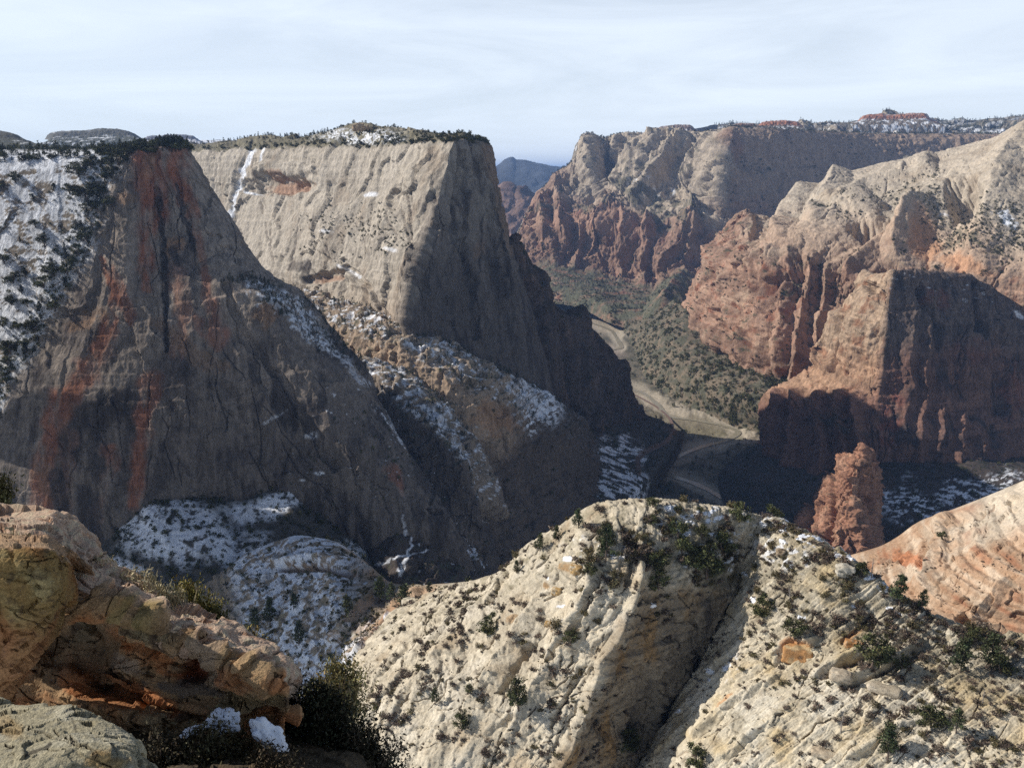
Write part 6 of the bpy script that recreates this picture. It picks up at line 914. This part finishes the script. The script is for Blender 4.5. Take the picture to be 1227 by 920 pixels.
bush('shrub', at(258, 940, 9.3), .68, .75, 24, .035, (.05, .05, .024), "dark low shrub below the two near snow patches", 5, 28, dens=15, spread=.06)
bush('shrub', at(200, 940, 9.0), .5, .6, 22, .035, (.04, .038, .022), "dim brown shrub left of the near snow patches", 6, 22, dens=13, spread=.06)
bush('shrub', at(330, 955, 9.0), .45, .6, 20, .03, (.055, .05, .03), "small dim shrub at the bottom edge under the right snow patch", 7, 20, dens=13, spread=.055)
bush('shrub', at(228, 748, 12.6), .42, .62, 22, .04, (.16, .155, .045), "yellow green shrub on the outcrop skyline", 8, 26, .9, dens=13, spread=.06)
bush('shrub', at(252, 758, 12.4), .28, .4, 18, .035, (.10, .11, .04), "small green shrub right of the yellow green one on the outcrop", 9, 18, .9, dens=13, spread=.05)
bush('shrub', at(296, 796, 11.9), .30, .48, 20, .035, (.15, .14, .05), "olive shrub behind the lower right crest of the outcrop", 10, 20, .9, dens=13, spread=.05)
bush('shrub', at(322, 815, 11.6), .30, .4, 18, .035, (.05, .055, .025), "dark shrub under the olive shrub at the outcrop crest", 11, 20, .6, dens=13, spread=.05)
bush('shrub', at(-6, 612, 17), .55, .72, 20, .05, (.07, .075, .03), "dark shrub at the left edge above the outcrop", 12, 22, dens=13)
def grass(P, n, h, spread, col, label, seed):
    r = np.random.RandomState(seed); p = np.array(P) + np.c_[r.normal(size=n) * spread, r.normal(size=n) * spread * .6, np.zeros(n)]; a = r.rand(n) * 6.28; ln = h * (.5 + .7 * r.rand(n)); tip = p + np.c_[np.cos(a) * ln * .45, np.sin(a) * ln * .45, ln]; w_ = .006; sd_ = np.c_[-np.sin(a), np.cos(a), 0 * a] * w_
    V = np.stack([p - sd_, p + sd_, tip + sd_ * .5, tip - sd_ * .5], 1).reshape(-1, 3); hd = tip[::3]; k = len(hd); u = r.normal(size=(k, 3)) * .018; v = r.normal(size=(k, 3)) * .018; H = np.stack([hd - u, hd + v, hd + u, hd - v], 1).reshape(-1, 3); V = np.r_[V, H]
    c = np.array(col)[None] * (.7 + .6 * r.rand(len(V) // 4))[:, None]; return link('grass_tuft', mesh_np('grass_tuft', V, np.arange(len(V)).reshape(-1, 4), LEAF, np.repeat(c, 4, 0), False), label, 'grass', 'dry grass on the outcrop')
for i, (x, y, Y, n, h_, sp, lab) in enumerate(((160, 700, 12.2, 260, .22, .16, "largest pale dry grass tuft on the outcrop skyline"), (180, 712, 12.0, 160, .2, .12, "pale dry grass tuft right of the largest on the skyline"), (205, 722, 12.0, 200, .24, .13, "pale upright grass beside the yellow green shrub"), (140, 690, 12.5, 120, .14, .12, "low dry grass left of the largest tuft on the skyline"), (12, 655, 11.2, 160, .22, .12, "grey dry grass in the hollow at the left edge"), (268, 762, 11.9, 120, .18, .1, "thin dry grass on the lower crest of the outcrop"), (45, 660, 11, 60, .12, .1, "sparse short grass on top of the golden rock"), (112, 672, 12.4, 90, .1, .14, "short dry grass lining the upper crest of the outcrop"), (385, 868, 13.8, 200, .3, .25, "pale dry grass behind the dark shrub"))):
    grass(at(x, y + 3, Y), n, h_, sp, (.42, .36, .22), lab, i)
SNM = mat_plain('old_snow', (.80, .82, .87), .7, .08, .04, .15)
def snowheap(px, py, Y, size, rot, tilt, label, seed):
    import bmesh
    bm = bmesh.new(); bmesh.ops.create_icosphere(bm, subdivisions=5, radius=1.0); V = np.array([v.co[:] for v in bm.verts]); Fc = np.array([[v.index for v in f.verts] for f in bm.faces]); bm.free()
    V = V * (1 + .75 * fbm(V, .8, 3, seed) + .22 * fbm(V, .28, 4, seed + 2))[:, None]; V[:, 2] = np.where(V[:, 2] < 0, V[:, 2] * .25, V[:, 2]); V *= np.array(size)
    o = link('snow_patch', mesh_np('snow_patch', V, Fc, SNM), label, 'snow patch', 'near snow patches'); o.location = at(px, py, Y); o.rotation_euler = (tilt, rot, .2); return o
snowheap(267, 866, 9.75, (.20, .17, .12), .15, .55, "rounded snow patch below the outcrop, left of two", 1)
snowheap(320, 880, 9.6, (.25, .15, .09), .75, .5, "tapering snow patch right of the rounded one below the outcrop", 2)
snowheap(231, 876, 9.8, (.16, .07, .04), -.35, .4, "thin dim sliver of snow left of the rounded snow patch", 3)
# ---- the rim on the photographer's side that shades the snowy fan and the foot of the cliff
rim = [[(-390, 420, 540), (-430, 480, 622), (-470, 560, 695), (-520, 650, 715), (-590, 760, 750), (-660, 860, 765), (-720, 960, 760), (-765, 1040, 715), (-790, 1075, 610)]]
top_ = np.array(rim[0], float); P_ = [top_ + np.array(d) for d in ((-420, 0, 10), (-160, 0, 22), (-20, 0, 8), (0, 0, 0), (25, -8, -120), (60, -20, -300))]; s = Sheet(); A = pchip(np.arange(6.), np.array(P_).reshape(6, -1), np.linspace(0, 5, 60)).reshape(60, 9, 3).transpose(1, 0, 2).reshape(9, -1); s.V = pchip(np.arange(9.), A, np.linspace(0, 8, 100)).reshape(100, 60, 3).transpose(1, 0, 2); s.B = s.V.copy(); s.tv = np.linspace(0, 5, 60); s.px, s.py, s.d = pix(s.V); s.seed = 50; s.vis = np.ones(s.V.shape[:2]); s.renorm(); rockify(s, (90, 7), (26, 4, 5), (12, 1.5), None, (9, 1.6), seed=50)
c = C(s, (.36, .28, .2)); c = mixc(c, (.2, .14, .1), sstep(0, .4, fbm(s.B, 40, 3, 5))); finish(s, "cliff", c, mat_rock("rim_rock", 5, .6, .3), "brown rim wall on the near side, left of the snowy fan", "cliff")
# ---- thin blue air
import bmesh
bm = bmesh.new(); bmesh.ops.create_cube(bm, size=1.0); me = bpy.data.meshes.new("haze"); bm.to_mesh(me); bm.free()
hz = link("haze", me, "thin bluish winter haze filling the canyon air", "haze", kind='stuff'); hz.location = (0, 60000, 20); hz.scale = (300000, 124000, 2040)
m = bpy.data.materials.new("haze_air"); m.use_nodes = True; n = m.node_tree; n.nodes.clear(); ou = n.nodes.new('ShaderNodeOutputMaterial'); pv = n.nodes.new('ShaderNodeVolumePrincipled')
pv.inputs['Color'].default_value = (.35, .56, 1.0, 1); pv.inputs['Density'].default_value = HAZE; pv.inputs['Anisotropy'].default_value = 0.2; n.links.new(pv.outputs[0], ou.inputs['Volume']); me.materials.append(m)
